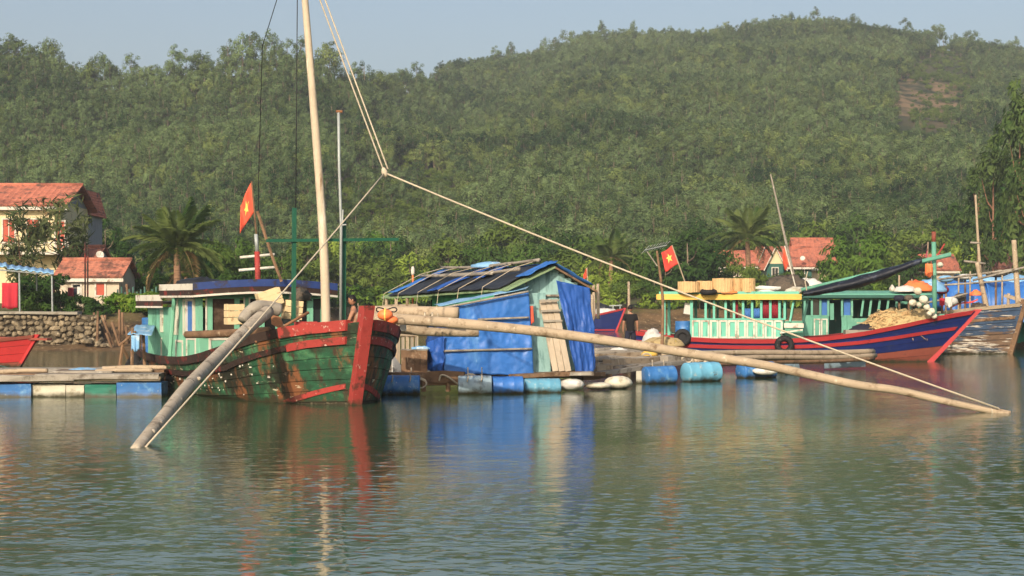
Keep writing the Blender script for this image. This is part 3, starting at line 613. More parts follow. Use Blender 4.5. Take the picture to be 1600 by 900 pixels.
def palm(px, ycrown, d, sc, label, n=20, lean=0.3, seed=0):
    rn = random.Random(seed); x = (px-800)/F_PX*d; z0 = gz(x, d)-.2; zc = CAMZ+(HOR-ycrown)/F_PX*d
    t = thing('coconut_palm', (x, d, z0), label, 'palm tree')
    P = [Vector((x-lean*(1-(k/9))**1.5, d, z0+(zc-z0)*k/9)) for k in range(10)]
    obj('trunk', MB().tube(P, [.20*sc*(1.25-.45*k/9)*(1+.07*(k % 2)) for k in range(10)], 9), 'palm_trunk', t, True)
    for i in range(n):
        az = i*2.399+rn.uniform(-.2, .2); r = i/n; pit = R(76-84*r+rn.uniform(-10, 10)); k = min(3, int(r*4.2))
        me = FR[4] if i >= n-2 else FR[k]
        q = Matrix.Rotation(az, 3, 'Z') @ Matrix.Rotation(-pit, 3, 'Y')
        s = sc*rn.uniform(.75, 1.12); inst('frond', me, M4((x, d, zc), q, (s, s, s)), t)
    m = MB()
    for k in range(6): a = k*1.05; m.lathe([(.02, -.14), (.11, -.06), (.13, .03), (.03, .13)], 8, None, (x+.24*sc*math.cos(a), d+.24*sc*math.sin(a), zc-.18))
    obj('coconut_bunch', m, 'leaf_bright', t, True)
palm(276, 388, 99, 1.0, 'coconut palm with arching fronds behind the green cabin', 32, -.15, 1)
palm(291, 424, 104, .62, 'shorter palm with a dark reddish trunk beside the taller coconut palm', 13, .1, 2)
palm(1168, 372, 168, 1.25, 'pale coconut palm in front of the orange tiled roofs', 26, -.3, 3)
palm(955, 402, 163, 1.0, 'yellowish palm half hidden in the trees beyond the shack', 15, .2, 4)

# ---------------------------------------------------------------- village: houses
def tile_roof(a, b, c, e, nr, nc, th=.10):
    """sloping tiled surface: a,b the eave ends, c,e the ridge ends (c above b, e above a)"""
    a, b, c, e = map(Vector, (a, b, c, e)); nrm = (b-a).cross(e-a).normalized()
    if nrm.z < 0: nrm = -nrm
    mb = MB()
    def fn(u, v):
        p = (a.lerp(b, u)).lerp(e.lerp(c, u), v)
        row = (v*nr) % 1.0; rib = .5+.5*math.cos(u*nc*2*math.pi)
        return p + nrm*(.05*(1-row) + .05*rib)
    return mb.slab(fn, nc*3, nr*3, nrm*-th)
def win(parent, c, wx, hz, nrm=(0, -1, 0), fm='white_trim', pm='glass_dark', fw=.09, right=(1, 0, 0), bars=1):
    c = Vector(c); n = Vector(nrm).normalized(); r = Vector(right).normalized(); u = Vector((0, 0, 1))
    f = MB()
    for s in (-1, 1):
        f.beam(c+r*(s*wx/2)-u*(hz/2)+n*.03, c+r*(s*wx/2)+u*(hz/2)+n*.03, fw, .08, n)
        f.beam(c+u*(s*hz/2)-r*(wx/2+fw/2)+n*.032, c+u*(s*hz/2)+r*(wx/2+fw/2)+n*.032, .085, fw, u)
    for k in range(bars):
        xx = -wx/2+wx*(k+1)/(bars+1); f.beam(c+r*xx-u*(hz/2)+n*.028, c+r*xx+u*(hz/2)+n*.028, fw*.5, .05, n)
    o = obj('window', f, fm, parent)
    obj('pane', MB().add([c-r*wx/2-u*hz/2+n*.012, c+r*wx/2-u*hz/2+n*.012, c+r*wx/2+u*hz/2+n*.012, c-r*wx/2+u*hz/2+n*.012], [(0, 1, 2, 3)]), pm, o)
    return o
def gable_house(name, label, px0, px1, d, dep, z0, ze, zr, wm, rm, wins=(), over=.45, nr=9, gm=None, axis='x', trim='white_trim', pm='glass_dark'):
    x0 = (px0-800)/F_PX*d; x1 = (px1-800)/F_PX*d; t = thing(name, ((x0+x1)/2, d+dep/2, z0), label, 'house')
    y0, y1, ym, xm = d, d+dep, d+dep/2, (x0+x1)/2
    m = MB(); m.hexa([(x0, y0, z0), (x1, y0, z0), (x1, y1, z0), (x0, y1, z0), (x0, y0, ze), (x1, y0, ze), (x1, y1, ze), (x0, y1, ze)])
    obj('wall', m, wm, t)
    if axis == 'x':
        for x, s in ((x0, 1), (x1, -1)):
            g = MB(); g.add([(x+.001*s, y0, ze), (x+.001*s, y1, ze), (x+.001*s, ym, zr), (x+.2*s, y0, ze), (x+.2*s, y1, ze), (x+.2*s, ym, zr)], [(0, 1, 2), (5, 4, 3), (0, 3, 4, 1), (1, 4, 5, 2), (2, 5, 3, 0)]); obj('gable', g, gm or wm, t)
        dz = (zr-ze)/(dep/2)*over
        A = [(x0-over, y0-over, ze-dz+.03), (x1+over, y0-over, ze-dz+.03), (x1+over, ym, zr+.03), (x0-over, ym, zr+.03)]
        B = [(x1+over, y1+over, ze-dz+.03), (x0-over, y1+over, ze-dz+.03), (x0-over, ym, zr+.03), (x1+over, ym, zr+.03)]
        obj('roof', tile_roof(*A, nr, max(8, int((x1-x0)/.32))), rm, t, kind='stuff'); obj('roof', tile_roof(*B, nr, max(8, int((x1-x0)/.32))), rm, t, kind='stuff')
        obj('ridge_cap', MB().tube([(x0-over, ym, zr+.10), (x1+over, ym, zr+.10)], .12, 8), rm, t, True)
        obj('fascia', MB().beam((x0-over, y0-over+.02, ze-dz-.12), (x1+over, y0-over+.02, ze-dz-.12), .06, .2), trim, t)
    else:
        obj('gable', MB().add([(x0, y0+.001, ze), (x1, y0+.001, ze), (xm, y0+.001, zr), (x0, y0+.2, ze), (x1, y0+.2, ze), (xm, y0+.2, zr)], [(0, 1, 2), (5, 4, 3), (0, 3, 4, 1), (1, 4, 5, 2), (2, 5, 3, 0)]), gm or wm, t)
        dz = (zr-ze)/((x1-x0)/2)*over
        A = [(x0-over, y1+over, ze-dz+.03), (x0-over, y0-over, ze-dz+.03), (xm, y0-over, zr+.03), (xm, y1+over, zr+.03)]
        B = [(x1+over, y0-over, ze-dz+.03), (x1+over, y1+over, ze-dz+.03), (xm, y1+over, zr+.03), (xm, y0-over, zr+.03)]
        for q in (A, B): obj('roof', tile_roof(*q, nr, max(8, int(dep/.32))), rm, t, kind='stuff')
        for s, xe in ((-1, x0-over), (1, x1+over)):
            obj('bargeboard', MB().beam((xe, y0-over-.03, ze-dz-.05), (xm, y0-over-.03, zr-.02), .07, .26, (0, -1, 0)), trim, t)
    for (px, py, wp, hp) in wins:
        c = W(px, py, d); win(t, (c.x, y0, c.z), wp/F_PX*d, hp/F_PX*d, fm=trim, pm=pm)
    return t
zz = lambda py, d: CAMZ+(HOR-py)/F_PX*d
h = gable_house('two_storey_house', 'two storey cream house with an orange tiled roof and orange shutters', -40, 94, 116, 7.5, 1.6, zz(318, 116), zz(291, 119.8), 'plaster_cream', 'tile_orange', [], .6, 10, 'plaster_grey_and_shade')  # grey gable: shade on the house end is put into its colour
for px, py, wp, hp in ((14, 362, 20, 40), (52, 362, 20, 40), (94, 368, 16, 46)):
    win(h, W(px, py, 116), wp/F_PX*116, hp/F_PX*116, pm='shutter_orange')
cc = W(36, 396, 115.2); obj('balcony', MB().box(cc, (7.0, 1.5, .18)), 'white_trim', h)
bal = MB()
for k in range(16): bal.beam(W(-34+k*9.4, 395, 114.7), W(-34+k*9.4, 380, 114.7), .07, .07)
bal.beam(W(-40, 379, 114.7), W(108, 379, 114.7), .1, .08); obj('railing', bal, 'white_trim', h)
gable_house('house', 'small grey-gabled house with an orange roof joined behind the cream house', 118, 134, 124, 5, 1.6, zz(322, 124), zz(296, 124), 'plaster_grey_and_shade', 'tile_orange', [], .2, 9, None, 'y')
h = gable_house('cottage', 'low pale cottage with an old orange tiled roof by the stakes', 92, 186, 101, 4.2, 1.6, zz(431, 101), zz(408, 103), 'plaster_pale', 'tile_old', [], .3, 8)
win(h, W(157, 452, 101), .55, .75, pm='shutter_orange', bars=0); win(h, W(120, 456, 101), .5, .9, pm='glass_dark', bars=0)
obj('lintel', MB().box(W(157, 438, 100.95), (1.2, .22, .12)), 'concrete', h); obj('lintel', MB().box(W(120, 438, 100.95), (1.0, .22, .12)), 'concrete', h)
gable_house('shed', 'small brick-red shed roof showing behind the low cottage', 102, 150, 108, 3.5, 1.6, zz(404, 108), zz(388, 110), 'plaster_grey_and_shade', 'tile_old', [], .2, 6)
c = W(156, 399, 105.5); d_ = thing('satellite_dish', (c.x, c.y, c.z-.9), 'small white satellite dish above the cottage roof', 'dish')
obj('dish', MB().lathe([(.02, 0), (.09, .02), (.17, .05), (.24, .10), (.23, .10), (.16, .06), (.02, .02)], 18, (.35, -.8, .45), c), 'white_trim', d_, True)
obj('stand', MB().tube([(c.x, c.y+.1, c.z-2.2), (c.x, c.y, c.z)], .03, 6), 'metal_grey', d_); obj('feed_arm', MB().tube([c, c+Vector((.18, -.42, .2))], .015, 5), 'metal_grey', d_)
# houses beyond the blue boat
D = 188
h = gable_house('house', 'house with the tallest orange roof beside the rounded tree', 1250, 1312, D+4, 7, 1.9, zz(414, D+4), zz(374, D+7), 'plaster_cream', 'tile_orange', [], .5, 10)
h = gable_house('house', 'long house with an orange roof and white eave under the orange pennant', 1212, 1268, D, 6, 1.9, zz(413, D), zz(388, D+3), 'turq_dark', 'tile_orange', [(1230, 428, 14, 22), (1250, 428, 14, 22)], .5, 9)
obj('satellite_dish', MB().lathe([(.02, 0), (.16, .03), (.27, .10), (.26, .11), (.02, .05)], 14, (-.2, -.9, .4), W(1254, 404, D-1)), 'white_trim', h, True)
gable_house('house', 'narrow house front with a cream gable next to the coconut palm', 1198, 1224, D-1.5, 6, 1.9, zz(412, D-1.5), zz(386, D-1.5), 'turq_dark', 'tile_orange', [(1211, 428, 10, 20)], .35, 8, 'plaster_cream', 'y')
gable_house('house', 'house with a grey gable and white bargeboards behind the coconut palm', 1184, 1206, D+5, 6, 1.9, zz(410, D+5), zz(384, D+5), 'turq_dark', 'tile_orange', [], .35, 8, 'plaster_grey_and_shade', 'y')
gable_house('house', 'low house with a wide orange roof among dark trees', 1124, 1180, D+3, 6, 1.9, zz(414, D+3), zz(394, D+6), 'plaster_pale', 'tile_orange', [], .4, 8)
gable_house('house', 'house with an orange roof and pale wall behind the green mast post', 1432, 1494, D-8, 6, 1.9, zz(420, D-8), zz(400, D-5), 'plaster_pale', 'tile_orange', [(1450, 432, 12, 14)], .5, 8)
h = gable_house('house', 'cream house with a brown tiled roof beyond the wooden boat', 1558, 1640, D-12, 6, 1.9, zz(418, D-12), zz(396, D-9), 'plaster_cream', 'tile_brown', [(1575, 432, 12, 16), (1600, 432, 12, 16)], .45, 9)

# stone sea wall
STN = []
for i in range(6):
    rn = random.Random(i); bm = bmesh.new(); bmesh.ops.create_icosphere(bm, subdivisions=1, radius=.5)
    for v in bm.verts: v.co = Vector((v.co.x*rn.uniform(.85, 1.15), v.co.y*rn.uniform(.8, 1.1), v.co.z*rn.uniform(.8, 1.15)))
    me = bpy.data.meshes.new('stone'); bm.to_mesh(me); bm.free(); me.materials.append(MATS['stone']); STN.append(me)
dW = 86.5; xa, xb = W(-60, 0, dW).x, W(160, 0, dW).x
wl_ = thing('stone_wall', ((xa+xb)/2, dW, .1), 'rough stone retaining wall with a flat concrete cap on the muddy shore', 'wall')
obj('core', MB().hexa([(xa, dW+.12, 0), (xb, dW+.12, 0), (xb, dW+1, 0), (xa, dW+1, 0), (xa, dW+.12, 1.72), (xb-.4, dW+.12, 1.68), (xb-.4, dW+1, 1.68), (xa, dW+1, 1.72)]), 'mortar', wl_)
x = W(-8, 0, dW).x
for r_ in range(6):
    x = W(-10, 0, dW).x + random.uniform(0, .3); z = .20+r_*.27
    while x < xb-.1-(.22 if r_ > 4 else 0):
        wd = random.choice((.18, .24, .3, .36, .5))*random.uniform(.9, 1.1)
        q = Matrix.Rotation(random.uniform(0, 6), 3, 'Y') @ Matrix.Rotation(random.uniform(0, 6), 3, 'Z')
        inst('stone', random.choice(STN), M4((x+wd/2, dW+.08+random.uniform(-.05, .03), z+random.uniform(-.08, .08)), Matrix.Rotation(random.choice((0, math.pi))+random.uniform(-.3, .3), 3, 'Z') @ Matrix.Rotation(random.uniform(-.5, .5), 3, 'Y'), (wd*1.15, .36, random.uniform(.22, .38))), wl_)
        x += wd
plank((xa, dW+.35, 1.80), (W(122, 0, dW).x, dW+.35, 1.77), .95, .13, 'concrete', wl_, name='cap')
# rubble heap at the end of the wall
for k in range(34):
    px = random.uniform(118, 175); d = 86+random.uniform(-1.2, .8); s = random.uniform(.16, .42); x = (px-800)/F_PX*d
    inst('boulder', random.choice(STN), M4((x, d, max(.1, gz(x, d))+s*.3+max(0, 1-(px-118)/40)*random.uniform(0, .5)), Matrix.Rotation(random.uniform(0, 6), 3, 'Z'), (s*1.2, s, s*.8)), None, 'loose grey boulder in the rubble at the end of the stone wall', 'boulder', 'rubble boulders')
# awning on the wall
d = 89
aw = thing('awning', W(40, 490, d), 'light blue sheet awning on thin grey posts above the stone wall', 'awning')
for px, dd in ((31, 88.2), (82, 88.2), (58, 92), (-14, 88.2)):
    obj('post', MB().tube([WZ(px, dd, 1.6), WZ(px-1, dd, zz(422+(px-31)*.08, dd))], .045, 6), 'metal_grey', aw)
def fn(u, v):
    px = -22+106*u; p = W(px, 416+(12*u if u > .3 else 3.6*u)-6*v+1.0*math.sin(u*60), 88+4.6*v); return p
obj('sheet', MB().slab(fn, 60, 4, Vector((0, 0, .03))), 'tarp_light', aw, True)
obj('beam', MB().tube([W(-20, 420, 88.1), W(84, 429, 88.1)], .04, 6), 'metal_grey', aw)
def hung(px0, px1, y0, y1, d, fold=.07, nf=3, bot=0.0, seed=0):
    a, b = W(px0, y0, d), W(px1, y0, d); zb = W(px0, y1, d).z
    def fn(u, v):
        p = a.lerp(b, u); p.z = p.z+(zb-p.z)*v; p.x += (u-.5)*bot*v
        p.y += fold*math.sin(u*nf*6.28+seed)*(.3+.7*v); p.z += .04*math.sin(u*9+seed)*v; return p
    return MB().slab(fn, 16, 8, Vector((0, .012, 0)))
c = single('hanging_cloth', hung(3, 28, 442, 482, 88.3, .06, 2), 'cloth_red', 'bright red cloth hanging under the light blue awning', 'cloth', smooth=True)
single('shirt', hung(106, 115, 449, 468, 93, .04, 1, .05), 'cloth_maroon', 'maroon shirt hung to dry beside the low cottage', 'clothing', smooth=True)
single('trousers', hung(116, 120, 449, 470, 93, .03, 1), 'cloth_navy', 'navy trousers hung to dry between a maroon shirt and white cloth', 'clothing', smooth=True)
single('towel', hung(120.5, 125, 448, 468, 93, .03, 1), 'cloth_white', 'pale cloth hung to dry beside navy trousers', 'clothing', smooth=True)
single('washing_line', MB().tube(bez([W(84, 440, 93), W(106, 449, 93), W(126, 448.5, 93), W(136, 440, 93)], 4), .012, 4), 'rope', 'thin washing line strung by the low cottage', 'line')
for px, y0, y1 in ((133, 378, 480), (137, 384, 480), (84, 438, 492)):
    single('pole', MB().tube([W(px, y1, 93), W(px, y0, 93)], .05, 6), 'dark_rail', 'thin dark upright pole before the low cottage', 'pole', 'dark poles by the cottage')
# stakes and leaning sticks
for px0, y0, px1, y1, dd in ((152, 543, 153, 486, 86), (158, 492, 179, 547, 85.5), (174, 503, 186, 540, 85.5), (186, 545, 186, 483, 87), (163, 546, 164, 492, 87.5), (192, 545, 191, 488, 88), (196, 510, 199, 540, 87), (166, 520, 176, 547, 85.3), (148, 545, 147, 488, 88), (198, 444, 203, 486, 92)):
    a, b = W(px0, y0, dd), W(px1, y1, dd)
    single('stake', log_mb([a, (a+b)/2, b], .075, .06, 7, int(px0), 3), 'wood_brown', 'weathered wooden stake standing or leaning in the mud by the rubble', 'stake', 'stakes in the mud', True)
for i in range(12):
    px = 178+i*6.0; c = W(px, 470, 96); single('fence_post', MB().tube([(c.x, 96, 1.6), (c.x, 96, zz(456-4*(i % 3), 96))], .05, 6), 'net_green', 'pale green fence post behind the hedge', 'fence post', 'fence posts behind the hedge')
# plank lying on the mud and dry brush fence
plank(W(78, 559, 80), W(118, 558, 80), .5, .1, 'wood_pale', None, label='pale board lying on the mud below the stone wall', cat='board')
for i in range(44):
    px = 535+i*1.75; d = 146+random.uniform(-.5, .5); a = WZ(px, d, gz(WZ(px, d, 0).x, d)-.1); hgt = random.uniform(.9, 1.9)
    single('stake', MB().tube([a, a+Vector((random.uniform(-.15, .15), 0, hgt))], .04, 5), 'wood_pale', 'thin pale stick in the brushwood fence behind the man on the boat', 'stake', 'sticks of the brushwood fence')
# ---------------------------------------------------------------- boats
class Hull:
    """s: metres aft of the stem foot; lat: + to the boat's port; z: above water"""
    def __init__(h, foot, F, L, S_, BD, BW, ZD, rake, zk=-.45, rk=1.3):
        h.o = Vector((foot[0], foot[1], 0)); h.F = Vector((F[0], F[1], 0)).normalized(); h.N = Vector((-h.F.y, h.F.x, 0))
        h.L = L; h.S, h.BD, h.BW, h.ZD, h.rake, h.zk, h.rk = S_, BD, BW, ZD, rake, zk, rk
    def zd(h, s): return float(np.interp(s, h.S, h.ZD))
    def half(h, s, z):
        bd = float(np.interp(s, h.S, h.BD)); bw = float(np.interp(s, h.S, h.BW)); zd = h.zd(s)
        if z >= 0: return bw+(bd-bw)*(min(z/zd, 1.15))**.85
        return bw*max(.05, 1+z*.9)
    def loc(h, s, lat, z):      # straight boat coordinates (deck gear, cabin)
        return h.o - h.F*s + h.N*lat + Vector((0, 0, z))
    def pt(h, s, z, side, off=0.0):
        b = h.half(s, z)+off; fwd = h.rake*(z/h.ZD[0])*math.exp(-s/h.rk)
        return h.o - h.F*(s-fwd-off*.3*math.exp(-s/.6)) + h.N*(b*side) + Vector((0, 0, z))
    def ss(h, a, b, n):
        t = np.linspace(0, 1, n); return a+(b-a)*t**1.6
    def build(h, root, n, matf, inner='inner_dark', th=.05, deckdrop=.28, deckm='wood_brown', gap=.012):
        sv = h.ss(0, h.L, 22); g = MB()
        for side in (-1, 1):
            g.grid(lambda u, v: h.pt(sv[int(round(u*21))], h.zk+(h.zd(sv[int(round(u*21))])-h.zk)*v, side, -th), 21, 5)
        e = h.L; g.grid(lambda u, v: h.pt(e, h.zk+(h.zd(e)-h.zk)*v, 2*u-1 if abs(2*u-1) > .99 else (2*u-1), -th), 4, 4)
        hull = obj('hull', g, inner, root)
        d = MB()
        for i in range(len(sv)-1):
            q = []
            for s_, sd in ((sv[i], -1), (sv[i+1], -1), (sv[i+1], 1), (sv[i], 1)):
                z = h.zd(s_)-deckdrop; q.append(h.pt(s_, z, sd, -th-.005))
            d.add(q, [(0, 3, 2, 1)] if False else [(0, 1, 2, 3)])
        obj('deck', d, deckm, root)
        for side in (-1, 1):
            for k in range(n):
                def fn(u, v):
                    s_ = float(np.interp(u, np.linspace(0, 1, 22), sv)); zz_ = h.zd(s_)-h.zk
                    return h.pt(s_, h.zk+zz_*(k+v)/n+(gap if v < .5 else 0), side, .004*((k*7) % 3))
                def thk(u, v): return -h.N*(side*th) if u > .06 else h.F*-th
                m = MB().slab(fn, 21, 1, thk)
                o = obj('hull_plank', m, matf(k, n, side), hull, False)
        # transom boards
        for k in range(n):
            z0 = h.zk+(h.zd(h.L)-h.zk)*k/n+gap; z1 = h.zk+(h.zd(h.L)-h.zk)*(k+1)/n
            a, b = h.pt(h.L, (z0+z1)/2, -1), h.pt(h.L, (z0+z1)/2, 1)
            obj('transom_plank', MB().beam(a-h.F*.02, b-h.F*.02, .05, z1-z0), matf(k, n, 1), hull)
        return hull
    def rail(h, zf, s0, s1, ht, proud, n=18, sides=(-1, 1), lip=.04):
        m = MB()
        for side in sides:
            sv = h.ss(s0, s1, n)
            P = []
            for s_ in sv:
                z = zf(s_); a = h.pt(s_, z-ht/2, side, -lip); b = h.pt(s_, z-ht/2, side, proud); c = h.pt(s_, z+ht/2, side, proud); d = h.pt(s_, z+ht/2, side, -lip)
                P += [a, b, c, d]
            fs = []
            for i in range(n-1):
                for j in range(4): fs.append((i*4+j, i*4+(j+1) % 4, i*4+4+(j+1) % 4, i*4+4+j))
            fs += [(3, 2, 1, 0), ((n-1)*4, (n-1)*4+1, (n-1)*4+2, (n-1)*4+3)]
            m.add(P, fs)
        return m
    def stem(h, top, wd, dp, below=-.5):
        P = []; m = MB()
        for z in (below, 0, .3*top, .6*top, top):
            c = h.o + h.F*(h.rake*z/h.ZD[0]); P.append(c+Vector((0, 0, z)))
        vs = []
        for p in P:
            for i, j in ((-1, -1), (1, -1), (1, 1), (-1, 1)): vs.append(p+h.N*(i*wd/2)+h.F*(j*dp/2+dp*.12))
        fs = []
        for i in range(len(P)-1):
            for j in range(4): fs.append((i*4+j, i*4+(j+1) % 4, i*4+4+(j+1) % 4, i*4+4+j))
        k = (len(P)-1)*4; fs += [(3, 2, 1, 0), (k, k+1, k+2, k+3)]
        return m.add(vs, fs)
def tyre_mesh(R_=.36, r=.11):
    m = MB(); n, k = 20, 8; vs = []; fs = []
    for i in range(n):
        a = 2*math.pi*i/n
        for j in range(k):
            b = 2*math.pi*j/k; rr = R_-r+r*math.cos(b)*1.0; vs.append((rr*math.cos(a), rr*math.sin(a), r*.95*math.sin(b)*(1+.05*(i % 2))))
    for i in range(n):
        for j in range(k): fs.append((i*k+j, ((i+1) % n)*k+j, ((i+1) % n)*k+(j+1) % k, i*k+(j+1) % k))
    return m.add(vs, fs).mesh('tyre', 'rubber', True)
TYRE = tyre_mesh()
def tyre(c, axis, sc, label):
    q = Vector(axis).to_track_quat('Z', 'Y').to_matrix()
    return inst('tyre_fender', TYRE, M4(c, q, (sc, sc, sc)), None, label, 'tyre')
def drum_mesh(m, r=.29, L=.92):
    e_ = 1.012; p = [(r*.9, 0), (r*.98, .015), (r, .04), (r*.985, .07), (r*.985, L*.28), (r*1.008, L*.30), (r*1.008, L*.33), (r*.985, L*.35), (r*.985, L*.65), (r*1.008, L*.67), (r*1.008, L*.70), (r*.985, L*.72), (r*.985, L-.07), (r, L-.04), (r*.98, L-.015), (r*.9, L), (r*.88, L-.02)]
    return MB().lathe(p, 20).mesh('drum', m, True)
DRUM = {}
def drum(c, axis, m, label, sc=1.0, sl=1.0, name='drum_float', cat='drum', group=None, roll=0):
    if m not in DRUM: DRUM[m] = drum_mesh(m)
    q = (Vector(axis).to_track_quat('Z', 'Y') @ Quaternion((0, 0, 1), roll)).to_matrix()
    return inst(name, DRUM[m], M4(Vector(c)-Vector(axis).normalized()*(.46*sl), q, (sc, sc, sl)), None, label, cat, group)
def frame_panel(parent, a, b, z0, z1, fw=.07, pm='cabin_green', fm='white_trim', out=None, name='panel'):
    """recessed panel with a painted frame on a wall from a to b (bottom line points), z0..z1"""
    a, b = Vector(a), Vector(b); t = (b-a).normalized(); n = Vector(out); f = MB(); A = Vector((a.x, a.y, 0)); B = Vector((b.x, b.y, 0)); u = Vector((0, 0, 1))
    f.beam(A+u*z0+n*.02, A+u*z1+n*.02, fw, .04, n); f.beam(B+u*z0+n*.02, B+u*z1+n*.02, fw, .04, n)
    f.beam(A+u*(z0+fw/2)+t*fw/2+n*.018, B+u*(z0+fw/2)-t*fw/2+n*.018, .036, fw, u); f.beam(A+u*(z1-fw/2)+t*fw/2+n*.018, B+u*(z1-fw/2)-t*fw/2+n*.018, .036, fw, u)
    return obj(name, f, fm, parent)
def star_mb(c, t, u, r, n):
    """flat five-pointed star plate"""
    c, t, u, n = map(Vector, (c, t, u, n)); vs = []
    for s in (0, 1):
        for k in range(10):
            a = math.pi/2+k*math.pi/5; rr = r if k % 2 == 0 else r*.40
            vs.append(c+t*(rr*math.cos(a))+u*(rr*math.sin(a))+n*(.006*(1-s)))
        vs.append(c+n*(.006*(1-s)))
    fs = [(10, k, (k+1) % 10) for k in range(10)]+[(21, 11+(k+1) % 10, 11+k) for k in range(10)]+[(k, 11+k, 11+(k+1) % 10, (k+1) % 10) for k in range(10)]
    return MB().add(vs, fs)

# ---- the green fishing boat
FB = Hull((-3.565, 40.25), (.47, -.883), 12.0,
          [0, .3, .6, 1.0, 1.6, 2.3, 3.2, 4.5, 6.0, 8.0, 10.0, 12.0], [.10, .62, 1.0, 1.4, 1.78, 1.98, 2.06, 2.08, 2.02, 1.95, 1.8, 1.5],
          [.05, .40, .68, 1.0, 1.35, 1.6, 1.72, 1.8, 1.8, 1.75, 1.6, 1.25], [1.86, 1.80, 1.75, 1.66, 1.52, 1.36, 1.18, 1.00, .88, .84, .88, 1.0], .62)
boat = thing('fishing_boat', FB.loc(5, 0, 0), 'weathered green wooden fishing boat with a red stem and rails and a tall bare mast', 'boat')
hl = FB.build(boat, 9, lambda k, n, s: 'weed' if k < 2 else 'green_hull')
obj('stem_post', FB.stem(2.22, .24, .34), 'red_paint', boat)
zs = lambda s: FB.zd(s)
obj('gunwale', FB.rail(lambda s: zs(s)-.05, .12, 1.05, .24, .07), 'red_paint', boat)
obj('gunwale', FB.rail(lambda s: zs(s)-.04, 1.06, 11.9, .20, .06), 'dark_rail', boat)
mid = lambda s: float(np.interp(s, [0, .6, 1.5, 3, 6, 12], [1.47, 1.36, 1.12, .76, .50, .56]))
obj('rubbing_strake', FB.rail(mid, .12, .95, .17, .05), 'red_paint', boat)
obj('rubbing_strake', FB.rail(mid, .96, 11.9, .13, .06), 'dark_rail', boat)
obj('boot_stripe', FB.rail(lambda s: max(-.1, .45-.36*s), .1, 1.7, .12, .035, 10), 'red_paint', boat)
# white chips nailed patches on the plank seams
ch = MB(); rn = random.Random(5)
for k in range(42):
    s_ = rn.uniform(1.3, 7.5); z = rn.uniform(.12, FB.zd(s_)-.4); p = FB.pt(s_, z, -1, .012); r = rn.uniform(.008, .024)
    ch.box(p, (r*rn.uniform(1.4, 3), r*1.2, r*rn.uniform(1.2, 2.4)), Quaternion((0, 0, 1), rn.uniform(0, 3)))
obj('plank_patches', ch, 'white_trim', boat, kind='stuff')
# cabin --------------------------------------------------------
SF, SM, SR = 6.2, 8.45, 10.6; LW = 1.55; LF = 1.78
def L_(s, lat, z): return FB.loc(s, lat, z)
fN, sN = FB.F.copy(), -FB.N
cab = obj('cabin', MB().hexa([L_(SF, -LW, .5), L_(SR, -LW, .5), L_(SR, LF, .5), L_(SF, LF, .5), L_(SF, -LW, .62), L_(SR, -LW, .62), L_(SR, LF, .62), L_(SF, LF, .62)]), 'wood_brown', boat)
def board_wall(parent, p0, p1, z0, z1, wd, m, n, nm='wall_board', zf=None):
    p0, p1 = Vector(p0), Vector(p1); L = (p1-p0).length; k = max(1, int(round(L/wd)))
    for i in range(k):
        a = p0.lerp(p1, (i+.5)/k); zt = z1 if zf is None else zf((i+.5)/k)
        q = plank(Vector((a.x, a.y, z0)), Vector((a.x, a.y, zt)), L/k-.008, .035, m, parent, n, nm)
# side wall (facing the raft on the left): lower boards full length, upper boards except the window
sx = lambda px: 6.2+(326-px)/19.9
def side(s): return L_(s, -LW, 0)
board_wall(cab, side(SF), side(SR), .62, 1.48, .32, 'cabin_green', sN)
board_wall(cab, side(sx(304)), side(SM), 1.48, 2.44, .32, 'cabin_green', sN); board_wall(cab, side(SM), side(SR), 1.48, 2.16, .36, 'cabin_green', sN)
board_wall(cab, side(SF), side(sx(320.5)), 1.48, 2.44, .3, 'cabin_green', sN)
def swin(px0, px1, z0, z1, pm, nm='window'):
    c = (side(sx(px0))+side(sx(px1)))/2; c.z = (z0+z1)/2; wd = (side(sx(px0))-side(sx(px1))).length
    return win(cab, c, wd, z1-z0, sN, 'white_trim', pm, .07, FB.F, 0)
swin(307, 319, 1.52, 2.36, 'curtain_blue')
obj('wall_board', MB().beam(side(SF)+Vector((0, 0, 2.40)), side(sx(304))+Vector((0, 0, 2.40)), .035, .1), 'cabin_green', cab)
for a, b, z0, z1 in ((321, 307, .72, 1.40), (300, 289, .72, 1.32)):
    frame_panel(cab, side(sx(a)), side(sx(b)), z0, z1, .06, out=sN+Vector((0, 0, 0)))
for px, z0, z1 in ((266, 1.5, 2.1), (263, 1.5, 2.1), (264, .7, 1.35), (289, 1.45, 2.38), (292, 1.45, 2.38), (286, 1.45, 2.38), (302, 1.45, 2.38)):
    obj('trim_strip', MB().beam(side(sx(px))+sN*.03+Vector((0, 0, z0)), side(sx(px))+sN*.03+Vector((0, 0, z1)), .05, .04, sN), 'white_trim', cab)
# back and far walls
board_wall(cab, L_(SR, -LW, 0), L_(SR, LF, 0), .62, 2.16, .4, 'cabin_green', -fN); board_wall(cab, L_(SR, LF, 0), L_(SF, LF, 0), .62, 1.6, .4, 'cabin_green', -sN)
